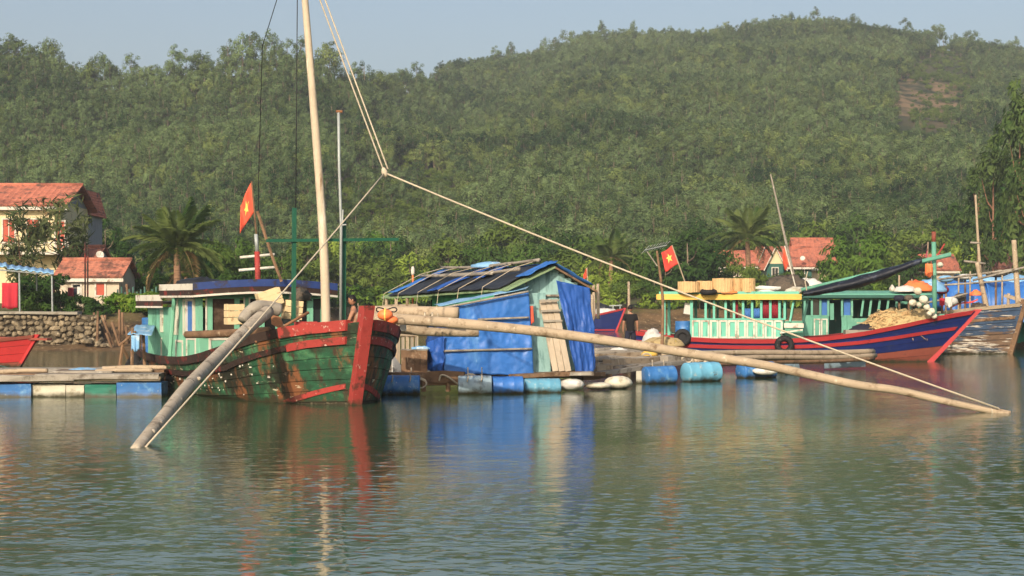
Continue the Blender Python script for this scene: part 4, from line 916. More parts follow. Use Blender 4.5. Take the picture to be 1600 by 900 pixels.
# front wall: lower boards, posts, windows
fr = lambda lat, z=0: L_(SF, lat, z)
board_wall(cab, fr(-LW), fr(LF), .62, 1.50, .34, 'cabin_green', fN)
lx = lambda px: -1.55+(px-326)/58.0
for px in (327, 339, 383, 397, 420, 447, 474, 497, 519):
    obj('window_post', MB().beam(fr(lx(px), 1.5)+fN*.01, fr(lx(px), 2.44)+fN*.01, .10, .10, fN), 'cabin_green', cab)
for px in (335, 393, 401, 478): obj('trim_strip', MB().beam(fr(lx(px), 1.52)+fN*.06, fr(lx(px), 2.42)+fN*.06, .04, .03, fN), 'white_trim', cab)
for p0, p1, pm in ((343, 380, 'glass_brown'), (401, 418, 'glass_dark'), (423, 444, 'inside_shade'), (450, 471, 'glass_dark'), (477, 494, 'inside_shade'), (500, 516, 'glass_dark')):  # the near-black panes are painted shade of the openings
    a, b = fr(lx(p0)), fr(lx(p1)); c = (a+b)/2; c.z = 1.98; win(cab, c, (b-a).length, .86, fN, 'cabin_green', pm, .05, FB.N, 0)
obj('sill', MB().beam(fr(-LW, 1.49)+fN*.06, fr(LF, 1.49)+fN*.06, .12, .07), 'white_trim', cab)
obj('lintel', MB().beam(fr(-LW, 2.46)+fN*.015, fr(LF, 2.46)+fN*.015, .09, .12), 'cabin_green', cab)
for a, b in ((341, 375), (382, 414), (422, 455), (463, 496)): frame_panel(cab, fr(lx(a)), fr(lx(b)), .74, 1.40, .06, out=fN)
# roofs
def roof_mb(s0, s1, l0, l1, z, crown, th, n=10):
    def fn(u, v):
        lat = l0+(l1-l0)*u; s_ = s0+(s1-s0)*v + (-.22*math.sin(math.pi*u) if v < .01 else 0)
        return L_(s_, lat, z+crown*math.sin(math.pi*u))
    return MB().slab(fn, n, 3, Vector((0, 0, th)))
rf = obj('roof', roof_mb(SF-.35, SM+.1, -LW-.28, LF+.25, 2.52, .10, .06), 'inner_dark', boat)
def fascia(z0, z1, m, off, crown=.10, s=SF-.35):
    def fn(u, v):
        lat = (-LW-.28)+(LF+LW+.53)*u; return L_(s-.22*math.sin(math.pi*u), lat, z0+(z1-z0)*v+crown*math.sin(math.pi*u))+fN*off
    return MB().slab(fn, 14, 1, -fN*.04)
obj('fascia_trim', fascia(2.42, 2.47, 'white_trim', .035), 'white_trim', rf); obj('fascia_board', fascia(2.47, 2.60, 'dark_rail', .022), 'dark_rail', rf); obj('fascia_band', fascia(2.60, 2.78, 'blue_paint', .03), 'blue_paint', rf)
e0, e1 = L_(SF-.35, -LW-.30, 0), L_(SM+.1, -LW-.30, 0); Z = lambda p, z: Vector((p.x, p.y, z))
obj('fascia_board', MB().beam(Z(e0, 2.53), Z(e1, 2.53), .04, .13), 'dark_rail', rf); obj('fascia_trim', MB().beam(Z(e0, 2.44)+sN*.01, Z(e1, 2.44)+sN*.01, .05, .05), 'white_trim', rf)
obj('fascia_band', MB().beam(Z(e0, 2.68)+sN*.012, Z(e1, 2.68)+sN*.012, .04, .16), 'white_trim', rf)
r2 = obj('roof', roof_mb(SM+.12, SR+.3, -LW-.22, LF+.2, 2.24, .06, .05), 'inner_dark', boat)
e0, e1 = L_(SM+.12, -LW-.24, 0), L_(SR+.3, -LW-.24, 0)
obj('fascia_board', MB().beam(Z(e0, 2.26), Z(e1, 2.26), .04, .14), 'dark_rail', r2); obj('fascia_trim', MB().beam(Z(e0, 2.17)+sN*.01, Z(e1, 2.17)+sN*.01, .05, .05), 'white_trim', r2); obj('fascia_band', MB().beam(Z(e0, 2.41)+sN*.012, Z(e1, 2.41)+sN*.012, .04, .16), 'white_trim', r2)
single('deck_pole', MB().tube([L_(8.0, -1.78, .6), L_(7.4, -1.80, 2.72)], .055, 7), 'cabin_green', 'green pole leaning up the side of the green cabin', 'pole')
# clutter on the cabin roof
def heap(c, rx, ry, rz, seed, m, label, cat, name, n=14, rough=.25):
    mb = MB(); c = Vector(c); vs = []; fs = []; k = n//2
    for i in range(k+1):
        for j in range(n):
            a = 2*math.pi*j/n; ph = math.pi/2*i/k; r = 1+rough*nz((math.cos(a)*2+seed, math.sin(a)*2, i*.7))+rough*.5*nz((math.cos(a)*5, math.sin(a)*5+seed, i*1.6))
            vs.append(c+Vector((rx*math.cos(ph)*math.cos(a)*r, ry*math.cos(ph)*math.sin(a)*r, rz*math.sin(ph)*r)))
    for i in range(k):
        for j in range(n): fs.append((i*n+j, i*n+(j+1) % n, (i+1)*n+(j+1) % n, (i+1)*n+j))
    fs.append(tuple(range(n-1, -1, -1))); mb.add(vs, fs)
    return single(name, mb, m, label, cat, smooth=True)
heap(L_(7.8, -1.0, 2.66), .75, .6, .28, 1, 'tarp_black', 'grey netting heap on the roof of the green cabin', 'net', 'net_heap')
heap(L_(6.7, -.1, 2.68), .7, .5, .14, 2, 'tarp_light', 'crumpled light blue sheet on the roof of the green cabin', 'tarpaulin', 'tarpaulin')
heap(L_(6.5, .9, 2.68), .6, .4, .20, 4, 'roof_green', 'crumpled pale green sheet on the roof of the green cabin', 'tarpaulin', 'tarpaulin')
heap(L_(6.2, .55, 2.66), .2, .2, .18, 3, 'cloth_white', 'white bundle on the roof beside the red signal mast', 'bundle', 'bundle')
# red signal mast with white bars and the flag
c = L_(6.6, .15, 2.6); sm = thing('signal_mast', c, 'short red mast with two white crossbars on the green cabin roof', 'mast')
obj('post', MB().tube([c, c+Vector((-.03, 0, 1.0))], .075, 9), 'red_paint', sm, True); obj('post_top', MB().tube([c+Vector((-.03, 0, 1.0)), c+Vector((-.06, 0, 1.45))], .05, 8), 'metal_grey', sm, True)
for z, a in ((.55, .45), (.88, .42)): obj('crossbar', MB().tube([c+Vector((-a-.05, 0, z-.03)), c+Vector((a, 0, z+.05))], .035, 8), 'white_trim', sm, True)
def flag(name, label, p_bot, p_top, cloth, L_f, H_f, m, star=True, droop=.9, dirx=-1, seed=0, pm='wood_brown', group=None):
    p_bot, p_top = Vector(p_bot), Vector(p_top); t = thing(name, p_bot, label, 'flag', group); ax = (p_top-p_bot).normalized()
    obj('pole', MB().tube([p_bot, p_top], .025, 6), pm, t)
    def fn(u, v):
        a = p_top-ax*(H_f*v); ln = L_f*u
        return a + Vector((dirx*ln*(1-droop)*(.9+.2*v), .10*math.sin(u*7+v*2.5+seed)*u-.05*u, -ln*droop*(1-.12*v)+.05*math.sin(u*5+v*4+seed)*u))
    f = obj('cloth', MB().slab(fn, 14, 10, Vector((0, .006, 0))), m, t, True)
    if star:
        # star sewn on the cloth: same surface, set 8 mm proud on either face
        c0 = (.50, .50); pts = []
        for off in (-.010, .014):
            vs = []; 
            for k in range(10):
                a = math.pi/2+k*math.pi/5; rr = .27 if k % 2 == 0 else .115
                vs.append(Vector(fn(c0[0]+rr*math.cos(a)*H_f/L_f, c0[1]-rr*math.sin(a)))+Vector((0, off, 0)))
            vs.append(Vector(fn(*c0))+Vector((0, off, 0)))
            pts.append(vs)
        sm_ = MB()
        for vs in pts: sm_.add(vs, [(10, k, (k+1) % 10) for k in range(10)])
        obj('star', sm_, 'star_yellow', f)
    return t
pm_b, pm_t = W(404, 402, 46.6), W(393, 283, 46.6)
flag('flag', 'limp red flag with a yellow star above the red signal mast', pm_b, pm_t, 1, .95, .80, 'flag_orange', True, .66, -1, 1)
single('stick', MB().tube(bez([W(402, 330, 45), W(425, 400, 45), W(440, 440, 45)], 4), .04, 6), 'wood_brown', 'thin bare stick leaning from the green cabin roof beside the flag', 'stick')
obj('mast', MB(), None) if False else None
# tall mast, green goalpost frame, aerial pole: fixed to the boat
mb_, mt_ = L_(2.5, .1, 1.0), W(466, -130, 41.8)
P = [mb_, W(507, 400, 42.0), W(497, 250, 42.0), W(489, 150, 41.9), W(480, 40, 41.9), mt_]
P[0] = Vector((W(511, 480, 42).x, 42, 1.0))
obj('mast', log_mb(P, .112, .075, 12, 3, 6), 'wood_mast', boat, True)
pl, pr = W(458, 500, 41.9), W(537, 480, 42.6)
for p, ytop, bt in ((pl, 325, 1.0), (pr, 340, 1.0)):
    top = W(460 if p is pl else 537, ytop, p.y); b0 = Vector((p.x, p.y, bt))
    obj('frame_post', MB().beam(b0, top, .085, .085, FB.F), 'post_green', boat); obj('post_shoe', MB().beam(b0, b0+Vector((0, 0, .85)), .17, .17, FB.F), 'post_green', boat)
obj('crossbar', MB().beam(W(416, 376, 41.5), W(622, 374, 43.2), .065, .07), 'post_green', boat)
ap = obj('aerial_pole', MB().tube([Vector((W(532, 0, 42.4).x, 42.4, 1.6)), W(533, 350, 42.4), W(530, 260, 42.4), W(529, 176, 42.4)], .035, 7), 'metal_grey', boat, True)
obj('aerial_tip', MB().tube([W(525, 174, 42.4), W(535, 174.5, 42.4)], .03, 6), 'rust_iron', ap); obj('bracket', MB().tube([W(533, 352, 42.4), W(541, 351, 42.4)], .02, 5), 'metal_grey', ap)
obj('bracket', MB().tube([W(531, 328, 42.4), W(536, 328, 42.4), W(535, 352, 42.4)], .02, 5), 'metal_grey', ap)
# windlass beam and rope coils at the bow
obj('windlass', log_mb([L_(1.9, -.9, 1.55), L_(1.9, 0, 1.56), L_(1.9, 1.0, 1.56)], .12, .12, 10, 4), 'wood_brown', boat, True)
for la in (-.9, .9): obj('windlass_bitt', MB().beam(L_(1.9, la, 1.1), L_(1.9, la, 1.75), .16, .16), 'wood_brown', boat)
coil = MB()
for k in range(9): 
    c0 = L_(1.9, -.42+.055*k, 1.56); coil.tube([c0+(FB.F*math.cos(a)+Vector((0, 0, 1))*math.sin(a))*(.16+.02*(k % 2))+FB.N*.05*a/6.28 for a in np.linspace(0, 6.28, 13)], .03, 5)
single('rope_coil', coil, 'rope', 'pale rope wound on the windlass beam at the bow', 'rope', smooth=True)
for la, s_ in ((.15, 1.05), (-.55, 1.5)): obj('deck_block', MB().box(L_(s_, la, 1.78), (.5, .2, .14), Quaternion((0, 0, 1), .4)), 'red_paint', boat)
# anchor
ac = L_(2.4, -2.16, 1.5)
ac = W(441, 512, 40.9); an = thing('anchor', ac, 'rusty anchor with a leaf-shaped fluke lashed outside the green bulwark', 'anchor')
fd = (W(455, 541, 40.9)-ac).normalized(); sd = (W(400, 534, 40.7)-W(478, 491, 41.1)).normalized(); nn = Vector((0, -1, 0))
tip = W(454, 541, 40.85); side_v = fd.cross(nn).normalized()
fl = [ac+side_v*.06, ac+fd*.20+side_v*.17, tip, ac+fd*.20-side_v*.17, ac-side_v*.06]
m = MB(); m.add([p+nn*.05 for p in fl]+[p-nn*.05 for p in fl], [(0, 1, 2, 3, 4), (9, 8, 7, 6, 5)]+[(i, i+5, (i+1) % 5+5, (i+1) % 5) for i in range(5)]); obj('fluke', m, 'rust_iron', an)
tip2 = W(424, 492, 40.9); m = MB(); f2 = (tip2-ac).normalized(); s2 = f2.cross(nn).normalized(); fl = [ac+s2*.05, ac+f2*.22+s2*.13, tip2, ac+f2*.22-s2*.13, ac-s2*.05]
m.add([p+nn*.045 for p in fl]+[p-nn*.045 for p in fl], [(0, 1, 2, 3, 4), (9, 8, 7, 6, 5)]+[(i, i+5, (i+1) % 5+5, (i+1) % 5) for i in range(5)]); obj('fluke', m, 'rust_iron', an)
obj('shank', MB().tube([W(399, 535, 40.7), W(440, 512, 40.85), W(482, 488, 41.2)], .035, 8), 'rust_iron', an, True)
obj('lashing', MB().tube([ac+Vector((.07*math.cos(a), -.02, .07*math.sin(a))) for a in np.linspace(0, 6.28, 10)], .025, 5), 'rope', an)
# crates
def crate(c, w_, d_, h_, rz, tilt, label):
    t = thing('crate', c, label, 'crate'); q = Quaternion((0, 0, 1), rz) @ Quaternion((0, 1, 0), tilt); c = Vector(c)
    for k in range(3):
        z = h_*(k+.5)/3
        for s in (-1, 1):
            p = lambda x, y: c + q @ Vector((x, y, z))
            plank(p(-w_/2, s*d_/2), p(w_/2, s*d_/2), h_/3-.018, .022, 'crate_wood', t, q @ Vector((0, 1, 0)), 'slat'); plank(p(s*w_/2, -d_/2), p(s*w_/2, d_/2), h_/3-.018, .022, 'crate_wood', t, q @ Vector((1, 0, 0)), 'slat')
    for x in (-1, 1):
        for y in (-1, 1):
            a = c+q @ Vector((x*(w_/2-.035), y*(d_/2-.035), .01)); plank(a, a+q @ Vector((0, 0, h_-.02)), .04, .04, 'crate_wood', t, (0, 1, 0), 'corner_batten')
    plank(c+q @ Vector((-w_/2, 0, .01)), c+q @ Vector((w_/2, 0, .01)), d_-.05, .02, 'crate_wood', t, (0, 0, 1), 'bottom')
crate(W(455, 499, 42.2), .40, .4, .45, .35, .10, 'pale slatted wooden crate standing behind the rusty anchor')
crate(W(425, 479, 42.0), .52, .4, .40, .35, -.32, 'pale slatted wooden crate tilted up on top of the grey log')
crate(W(366, 507, 43.4), .40, .36, .50, .4, 0.0, 'pale crate standing before the brown cabin window')
heap(W(470, 470, 42.8), .28, .3, .3, 6, 'net_dark', 'brown net bundle on top of the crates', 'net', 'net_bundle')
# booms and logs
BMP = [W(418, 487, 40.4), W(392, 508, 39.2), W(340, 556, 36.5), W(290, 610, 32.8), W(250, 657, 30.2), W(212, 704, 28.3)]
bm_ = log_mb([W(418, 487, 40.4), W(392, 508, 39.2), W(340, 556, 36.5), W(290, 610, 32.8), W(250, 657, 30.2), W(212, 704, 28.3)], .148, .10, 12, 11, 6)
for seg, t_, sd_ in ((1, .2, 1), (2, .3, -1), (2, .75, 1), (3, .4, 1), (3, .9, -1), (4, .15, 1), (4, .3, -1), (4, .45, 1), (4, .8, -1)):
    c_ = BMP[seg].lerp(BMP[seg+1 if seg < 5 else 5], t_); r_ = .16-.015*seg; o2 = Vector((.75*sd_, -.5, .35*sd_)).normalized()
    bm_.tube([c_+o2*(r_*.5), c_+o2*(r_*.95), c_+o2*(r_*1.3)], [.055, .045, .028], 7)
single('boom', bm_, 'wood_boom', 'thick grey log boom slanting from the green boat into the water', 'boom', smooth=True)
single('boom', log_mb([W(560, 494, 42.4), W(640, 499, 41.8), W(720, 505, 41.5), W(830, 516, 41.0), W(950, 532, 40.4), W(1080, 552, 39.7), W(1200, 571, 39.1), W(1330, 600, 38.4), W(1400, 610, 38.0), W(1480, 628, 37.6), W(1578, 648, 37.1)], .135, .075, 12, 12, 5), 'wood_pale', 'long pale pole boom reaching from the bow across the raft to the water', 'boom', smooth=True)
single('log', log_mb([W(436, 485, 41.6), W(415, 480, 41.4), W(400, 481, 41.2), W(386, 492, 41.1), W(379, 502, 41)], .16, .13, 12, 13, 5), 'wood_grey', 'short bent grey log lying across the bulwark below the tilted crate', 'log', smooth=True)
single('log', log_mb([W(575, 486, 42.8), W(640, 487, 42.6), W(716, 489, 42.4)], .14, .15, 12, 14, 5), 'wood_pale', 'short pale log above the long boom at the bow', 'log', smooth=True)
single('log', log_mb([W(622, 512, 42.9), W(670, 517, 42.9), W(748, 519, 43.0)], .125, .10, 12, 15, 5), 'wood_pale', 'short pale log slung under the long boom at the bow', 'log', smooth=True)
single('log', log_mb([W(292, 524, 43.5), W(330, 523, 43), W(378, 521, 42.3), W(420, 519, 41.8)], .09, .11, 10, 16, 5), 'wood_brown', 'thin brown log lashed along the cabin side', 'log', smooth=True)
kn = MB(); rn = random.Random(2)
for a, b, t, r in ((0, 1, .3, .16), (0, 1, .55, .15), (0, 1, .8, .13), (0, 1, .86, .13), (0, 1, .9, .12)):
    pass
# ropes
K = W(601, 270, 38.6)
def rope(pts, r, label, m='rope', name='rope'): return single(name, MB().tube(pts, r, 6), m, label, 'rope', smooth=True)
def sag(a, b, s, n=10): a, b = Vector(a), Vector(b); return [a.lerp(b, i/n)-Vector((0, 0, s*4*(i/n)*(1-i/n))) for i in range(n+1)]
mh = W(464, -96, 41.8)
rope(sag(mh, K, .0), .018, 'pale rope of the pair running from the masthead down to the knot'); rope(sag(mh+Vector((.16, .05, -.1)), K+Vector((.07, .03, .08)), 0), .017, 'pale rope of the pair running from the masthead down to the knot')
for o_ in list(COL.objects)[-2:]: o_['group'] = 'paired ropes to the masthead'
rope(sag(K, W(226, 700, 28.5), .05), .017, 'pale rope from the knot down to the tip of the grey boom')
rope(sag(K, W(1560, 638, 37.1), .12), .020, 'pale rope from the knot down to the tip of the long boom')
single('rope_knot', MB().lathe([(.03, -.10), (.06, -.05), (.07, .02), (.05, .08), (.02, .12)], 9, (-.3, 0, 1), K), 'rope', 'knot joining the ropes beside the tall mast', 'knot', smooth=True)
rope([W(440, -24, 42), W(410, 72, 44), W(404, 280, 46), W(403, 398, 46.7)], .010, 'thin dark stay slanting down to the cabin', 'rope_dark'); rope([W(465, -60, 43), W(463, 210, 43), W(462, 330, 43)], .012, 'thin dark line hanging beside the tall mast', 'rope_dark')
rp = [W(1546, 641.5, 37.25)+Vector((.012*a, .085*math.cos(a), .085*math.sin(a)-.03)) for a in np.linspace(0, 18.8, 34)]
rope(rp, .022, 'rope lashing wound round the tip of the long boom')
rope([W(660+2*k % 3, 500, 41.9)+Vector((.02*k, .17*math.cos(k*.8), .17*math.sin(k*.8))) for k in range(18)], .018, 'rope lashing round the long boom by the bow')
# fenders, barrel, buoy, bottle
tyre(FB.pt(11.6, .42, -1, .18)+sN*.1, sN+Vector((0, 0, .3)), 1.35, 'worn black tyre fender hanging at the stern corner of the green boat')
tyre(FB.pt(10.2, .36, -1, .14), sN+Vector((0, 0, .15)), 1.2, 'worn black tyre fender hung on the green hull below the cabin')
drum(L_(11.1, -1.25, 1.30), (0, 0, 1), 'plastic_blue', 'blue plastic barrel standing on the stern of the green boat', 1.15, 1.25, 'barrel', 'barrel')
for o_ in list(COL.objects)[-1:]: o_['group'] = ''; del o_['group']
bu = thing('life_jacket', W(612, 492, 41.0), 'orange life vest lying on the red bow rail', 'life vest'); 
c = W(602, 492, 40.9)
def blob(c, r, q=None, n=12, k=8): 
    m = MB(); vs = []; fs = []
    for i in range(1, k):
        for j in range(n):
            ph = math.pi*i/k; a = 2*math.pi*j/n; v = Vector((r[0]*math.sin(ph)*math.cos(a), r[1]*math.sin(ph)*math.sin(a), r[2]*math.cos(ph)))*(1+.12*nz((math.cos(a)*2, math.sin(a)*2, i*.6+c[0])))
            vs.append(Vector(c)+(q @ v if q else v))
    for i in range(k-2):
        for j in range(n): fs.append((i*n+j, (i+1)*n+j, (i+1)*n+(j+1) % n, i*n+(j+1) % n))
    fs.append(tuple(range(n))); fs.append(tuple((k-2)*n+j for j in range(n-1, -1, -1))); return m.add(vs, fs)
obj('pad', blob(c, (.18, .14, .13)), 'orange_plastic', bu, True); obj('pad', blob(W(611, 500, 41.0), (.17, .14, .10)), 'orange_plastic', bu, True); obj('strap', MB().tube([c+Vector((0, -.14*math.cos(a), .14*math.sin(a))) for a in np.linspace(-1.4, 1.4, 7)], .02, 5), 'star_yellow', bu)
single('jerrycan', MB().slab(lambda u, v: W(624+10*u, 517-9*v, 42.2), 1, 1, Vector((0, .2, 0))), 'cloth_white', 'small white can wedged under the long boom at the bow', 'can')
single('cable_loop', MB().tube([W(604, 484, 41.2)+Vector((.24*math.cos(a), .1*math.sin(a), .05*math.sin(a*2))) for a in np.linspace(0, 6.28, 20)], .016, 5), 'rope_dark', 'loop of dark cable lying on the bow', 'cable')
# ---------------------------------------------------------------- the floating shack and its raft
def sheet_mb(a, b, c, e, nu=24, nv=20, amp=.05, fold=0, seed=0, sagb=0.0, n=None, th=.008):
    """draped sheet: a top-left, b top-right, c bottom-right, e bottom-left"""
    a, b, c, e = map(Vector, (a, b, c, e)); N = (b-a).cross(e-a).normalized() if n is None else Vector(n)
    if N.y > 0: N = -N
    def fn(u, v):
        p = a.lerp(b, u).lerp(e.lerp(c, u), v)
        w_ = nz((u*3+seed, v*3, seed*.7))*.6+nz((u*9+seed, v*5, seed*1.3))*.3+nz((u*17+v*6, v*14, seed))*.18+nz((u*30-v*12, v*22+u*8, seed+4))*.10
        return p + N*(amp*w_*(.35+.65*math.sin(math.pi*min(1, max(0, v))*.9+.1))+fold*math.sin(u*22+3*v+seed)*v) + Vector((0, 0, -sagb*math.sin(math.pi*u)*v+.03*nz((u*6, seed, v))*v))
    return MB().slab(fn, nu, nv, -N*th)
A, B_, C_ = W(772, 500, 46.8), W(922, 500, 47.5), W(676, 500, 51.5)
A.z = B_.z = C_.z = .46; D_ = C_+(B_-A)
hut = thing('floating_shack', (A+B_+C_+D_)/4, 'floating plank shack with a black sheeted gable roof and blue tarpaulin walls', 'hut')
up = Vector((0, 0, 1)); gN = (B_-A).cross(up).normalized(); gN = gN if gN.y < 0 else -gN; lN = (A-C_).cross(up).normalized(); lN = lN if lN.x < 0 else -lN
apn = W(864, 413, 47.1); eln = W(789, 449, 46.2); ern = W(930, 451, 47.5); apf = W(688, 425, 54); elf = W(596, 462, 53.2); erf = apf+(ern-apn)
wall = obj('wall', MB().hexa([A, B_, D_, C_, A+up*.06, B_+up*.06, D_+up*.06, C_+up*.06]), 'wood_brown', hut)
# gable front boards: each reaches up to the roof slope
k = 15
for i in range(k):
    u = (i+.5)/k; p = A.lerp(B_, u); ap_u = .60
    zt = 2.55+.66*(u/ap_u if u < ap_u else (1-u)/(1-ap_u)*1.0)
    if 2.55 <= 0: continue
    if u < .28 or u > .62 or True:
        z0 = .5 if not (.33 < u < .42) else 2.42
        plank(p+up*(z0-.46), Vector((p.x, p.y, zt)), (B_-A).length/k-.008, .03, 'board_teal', wall, gN, 'wall_board')
plank(A+up*2.0+gN*.05, B_+up*2.02+gN*.05, .08, .05, 'wood_grey', wall, (0, 0, 1), 'batten')
k = 15
for i in range(k):
    p = A.lerp(C_, (i+.5)/k); plank(p, Vector((p.x, p.y, 2.52)), (C_-A).length/k-.01, .03, 'board_green', wall, lN, 'wall_board')
for i in range(12):
    p = B_.lerp(D_, (i+.5)/12); plank(p, Vector((p.x, p.y, 2.5)), (C_-A).length/12-.01, .03, 'board_green', wall, -lN, 'wall_board')
for i in range(8):
    p = C_.lerp(D_, (i+.5)/8); plank(p, Vector((p.x, p.y, 2.7)), (B_-A).length/8-.01, .03, 'board_green', wall, -gN, 'wall_board')
ins = obj('interior', MB().hexa([p+gN*-.25 for p in (A, B_, D_, C_)]+[p+gN*-.25+up*1.9 for p in (A, B_, D_, C_)]), 'inside_shade', hut)  # solid near-black block stands for the shade behind the doorway
# roof
def rp_(u, v, side=0):   # u along ridge from near (0) to far (1), v from ridge (0) to eave (1)
    e0, e1 = (eln, elf) if side == 0 else (ern, erf)
    p = apn.lerp(apf, u).lerp(e0.lerp(e1, u), v); p.z += -.05*math.sin(math.pi*u)*(1-.3*v)+.012*math.sin(u*7+v*5); return p
roof = obj('roof', MB().slab(lambda u, v: rp_(u, v)-up*.03, 12, 6, -up*.05), 'roof_green', hut); obj('roof', MB().slab(lambda u, v: rp_(u, v, 1)-up*.03, 12, 6, -up*.05), 'roof_green', hut)
def rsheet(u0, u1, v0, v1, h0, m, seed, nm='roof_sheet', side=0):
    def fn(u, v):
        U = u0+(u1-u0)*u; Vv = v0+(v1-v0)*v
        return rp_(U+.012*nz((v*4, seed, 0)), Vv+.02*nz((u*9, seed, 1)), side)+up*(h0+.035*(.5+nz((u*5, v*4, seed)))+.02*nz((u*14, v*9, seed)))
    return obj(nm, MB().slab(fn, 18, 12, up*-.012), m, roof, True)
rsheet(.03, .40, -.0, 1.03, .012, 'tarp_black', 1); rsheet(.38, .66, -.01, 1.04, .040, 'tarp_black', 2); rsheet(.64, .93, .0, 1.02, .015, 'tarp_black', 3)
rsheet(.50, .585, .0, 1.03, .085, 'tarp_deep_blue', 4); rsheet(.90, .965, 0, .95, .055, 'tarp_blue', 5); rsheet(-.03, .06, -.02, .62, .06, 'tarp_blue', 6); rsheet(.36, .44, -.02, .5, .085, 'tarp_deep_blue', 7); rsheet(-.02, .9, -.02, .9, .02, 'tarp_blue', 8, side=1)
for v, u0, u1, s in ((.42, .10, .97, 1), (.06, .30, .96, 2), (.08, .08, .34, 3), (.45, .30, .9, 4)):
    obj('roof_pole', log_mb([rp_(u0, v)+up*.17, rp_((u0+u1)/2, v)+up*.16, rp_(u1, v)+up*.17], .05, .035, 8, s, 5), 'wood_grey', roof, True)
for u in (.12, .30, .46, .63, .80, .93):
    obj('roof_rope', MB().tube([rp_(u, .02)+up*.15, rp_(u+.01, .45)+up*.23, rp_(u+.03, 1.03)+up*.08, rp_(u+.035, 1.05)-up*(.35 if u > .4 else .22)], .010, 5), 'rope', roof)
for a, b in ((apn, eln), (apn, ern)):
    obj('bargeboard', MB().beam(a+gN*.12-up*.08, b+gN*.10-up*.08, .05, .13, gN), 'roof_green' if b is eln else 'wood_brown', roof)
hp = heap(rp_(.52, .02)+up*.1, .55, .2, .16, 21, 'tarp_light', 'crumpled pale blue plastic on the ridge of the shack roof', 'sheet', 'plastic_sheet')
# porch under the far end of the roof
for u in (.78, .88, .97): 
    p = rp_(u, .97); obj('porch_post', MB().tube([Vector((p.x, p.y, .4)), Vector((p.x, p.y, p.z-.05))], .05, 7), 'wood_pale', hut)
for z in (1.35, 2.2): obj('porch_rail', MB().tube([Vector((*rp_(.70, .97).xy, z)), Vector((*rp_(.99, .97).xy, z-.03))], .05, 7), 'wood_pale', hut)
for k in range(8):
    p = rp_(.70+k*.04, .97); obj('porch_slat', MB().beam(Vector((p.x, p.y+.02, .45)), Vector((p.x, p.y+.02, 1.32)), .2, .03, lN), 'board_bare', hut)
# lean-to of blue tarpaulin
tl, tr_, br, bl = W(690, 482, 45.5), W(826, 456, 46.15), W(834, 586, 46.05), W(694, 584, 45.4)
wt = obj('tarpaulin', sheet_mb(tl, tr_, br, bl, 60, 44, .13, .010, 3), 'tarp_blue', hut, True)
obj('tarpaulin', sheet_mb(W(688, 478, 45.45), W(822, 451, 46.1), W(822, 451, 46.1)+Vector((.1, .7, .10)), W(688, 478, 45.45)+Vector((-.2, .9, .04)), 24, 6, .05, 0, 5, n=(0, -.4, .9)), 'tarp_light', hut, True)
obj('tarpaulin', sheet_mb(W(689, 484, 45.6), W(670, 498, 47.5), W(664, 578, 47.2), W(694, 584, 45.45), 20, 24, .14, .03, 9, n=(-.8, -.6, 0)), 'tarp_deep_blue', hut, True)
obj('tarpaulin', sheet_mb(W(668, 535, 45.9), W(694, 524, 45.35), W(694, 583, 45.3), W(664, 576, 45.8), 16, 16, .16, .02, 14), 'tarp_deep_blue', hut, True)
for y0, y1, p0, p1 in ((549, 546, 692, 830), (500, 497, 746, 826), (481, 455, 689, 826)):
    a, b = W(p0, y0, 45.38+(p0-690)*.0048), W(p1, y1, 46.0); obj('batten', log_mb([a, (a+b)/2, b], .03, .028, 7, int(p0)), 'wood_grey', hut, True)
obj('tarpaulin', sheet_mb(W(869, 438, 46.6), W(922, 450, 47.0), W(931, 575, 47.0), W(900, 584, 46.5), 36, 44, .17, .014, 17, .12), 'tarp_deep_blue', hut, True)
# leaning door boards
door = obj('door', MB().beam(W(846, 582, 46.6), W(838, 458, 46.9), .5, .035, gN), 'board_teal', hut)
for k in range(3):
    a, b = W(868+k*10, 580, 46.35), W(847+k*9.2, 468, 46.75); plank(a, b, .155, .03, 'board_bare', door, gN, 'board')
for y in (470, 486, 502): plank(W(843+(y-470)*.18, y, 46.55), W(873+(y-470)*.18, y-1, 46.6), .05, .04, 'wood_grey', door, gN, 'cross_batten')
single('cloth', hung(824, 833, 478, 506, 46.2, .03, 1, .06), 'flag_orange', 'small orange cloth hanging at the doorway of the shack', 'cloth', smooth=True)
c = W(645, 430, 54); bt = thing('lamp_stick', c-up*.3, 'white bulb on an orange stick beyond the shack roof', 'lamp'); obj('stick', MB().tube([c-up*2.0, c], .03, 6), 'orange_plastic', bt); obj('bulb', MB().lathe([(.03, 0), (.055, .05), (.06, .14), (.05, .22), (.02, .27)], 10, None, c), 'white_trim', bt, True)

# raft under the shack: timbers and floats
raft = thing('raft', WZ(760, 49, .1), 'timber raft of beams and planks under the floating shack', 'raft')
def beamp(p0, y0, d0, p1, y1, d1, wd, th, m='wood_brown', par=None, nm='beam'): return plank(W(p0, y0, d0), W(p1, y1, d1), wd, th, m, par or raft, (0, 0, 1), nm)
beamp(598, 590, 45.2, 726, 588, 45.0, .3, .26); beamp(720, 592, 45.5, 940, 584, 48.5, .3, .12); beamp(690, 586, 45.2, 760, 590, 45.3, .25, .1); beamp(800, 588, 45.6, 905, 583, 46.6, .35, .1)
beamp(610, 598, 45.1, 738, 597, 45.1, .2, .14); beamp(752, 597, 45.5, 870, 592, 46.4, .2, .12)
for k in range(9): beamp(588-k*1.5, 587-k*1.8, 46+k*.8, 925, 583-k*1.8, 46.6+k*.8, .55, .09, random.choice(('wood_brown', 'wood_grey')), raft, 'plank')
for px in (610, 662, 700): obj('beam_post', MB().tube([W(px, 612, 45.0), W(px, 584, 45.0)], .06, 7), 'wood_brown', raft)
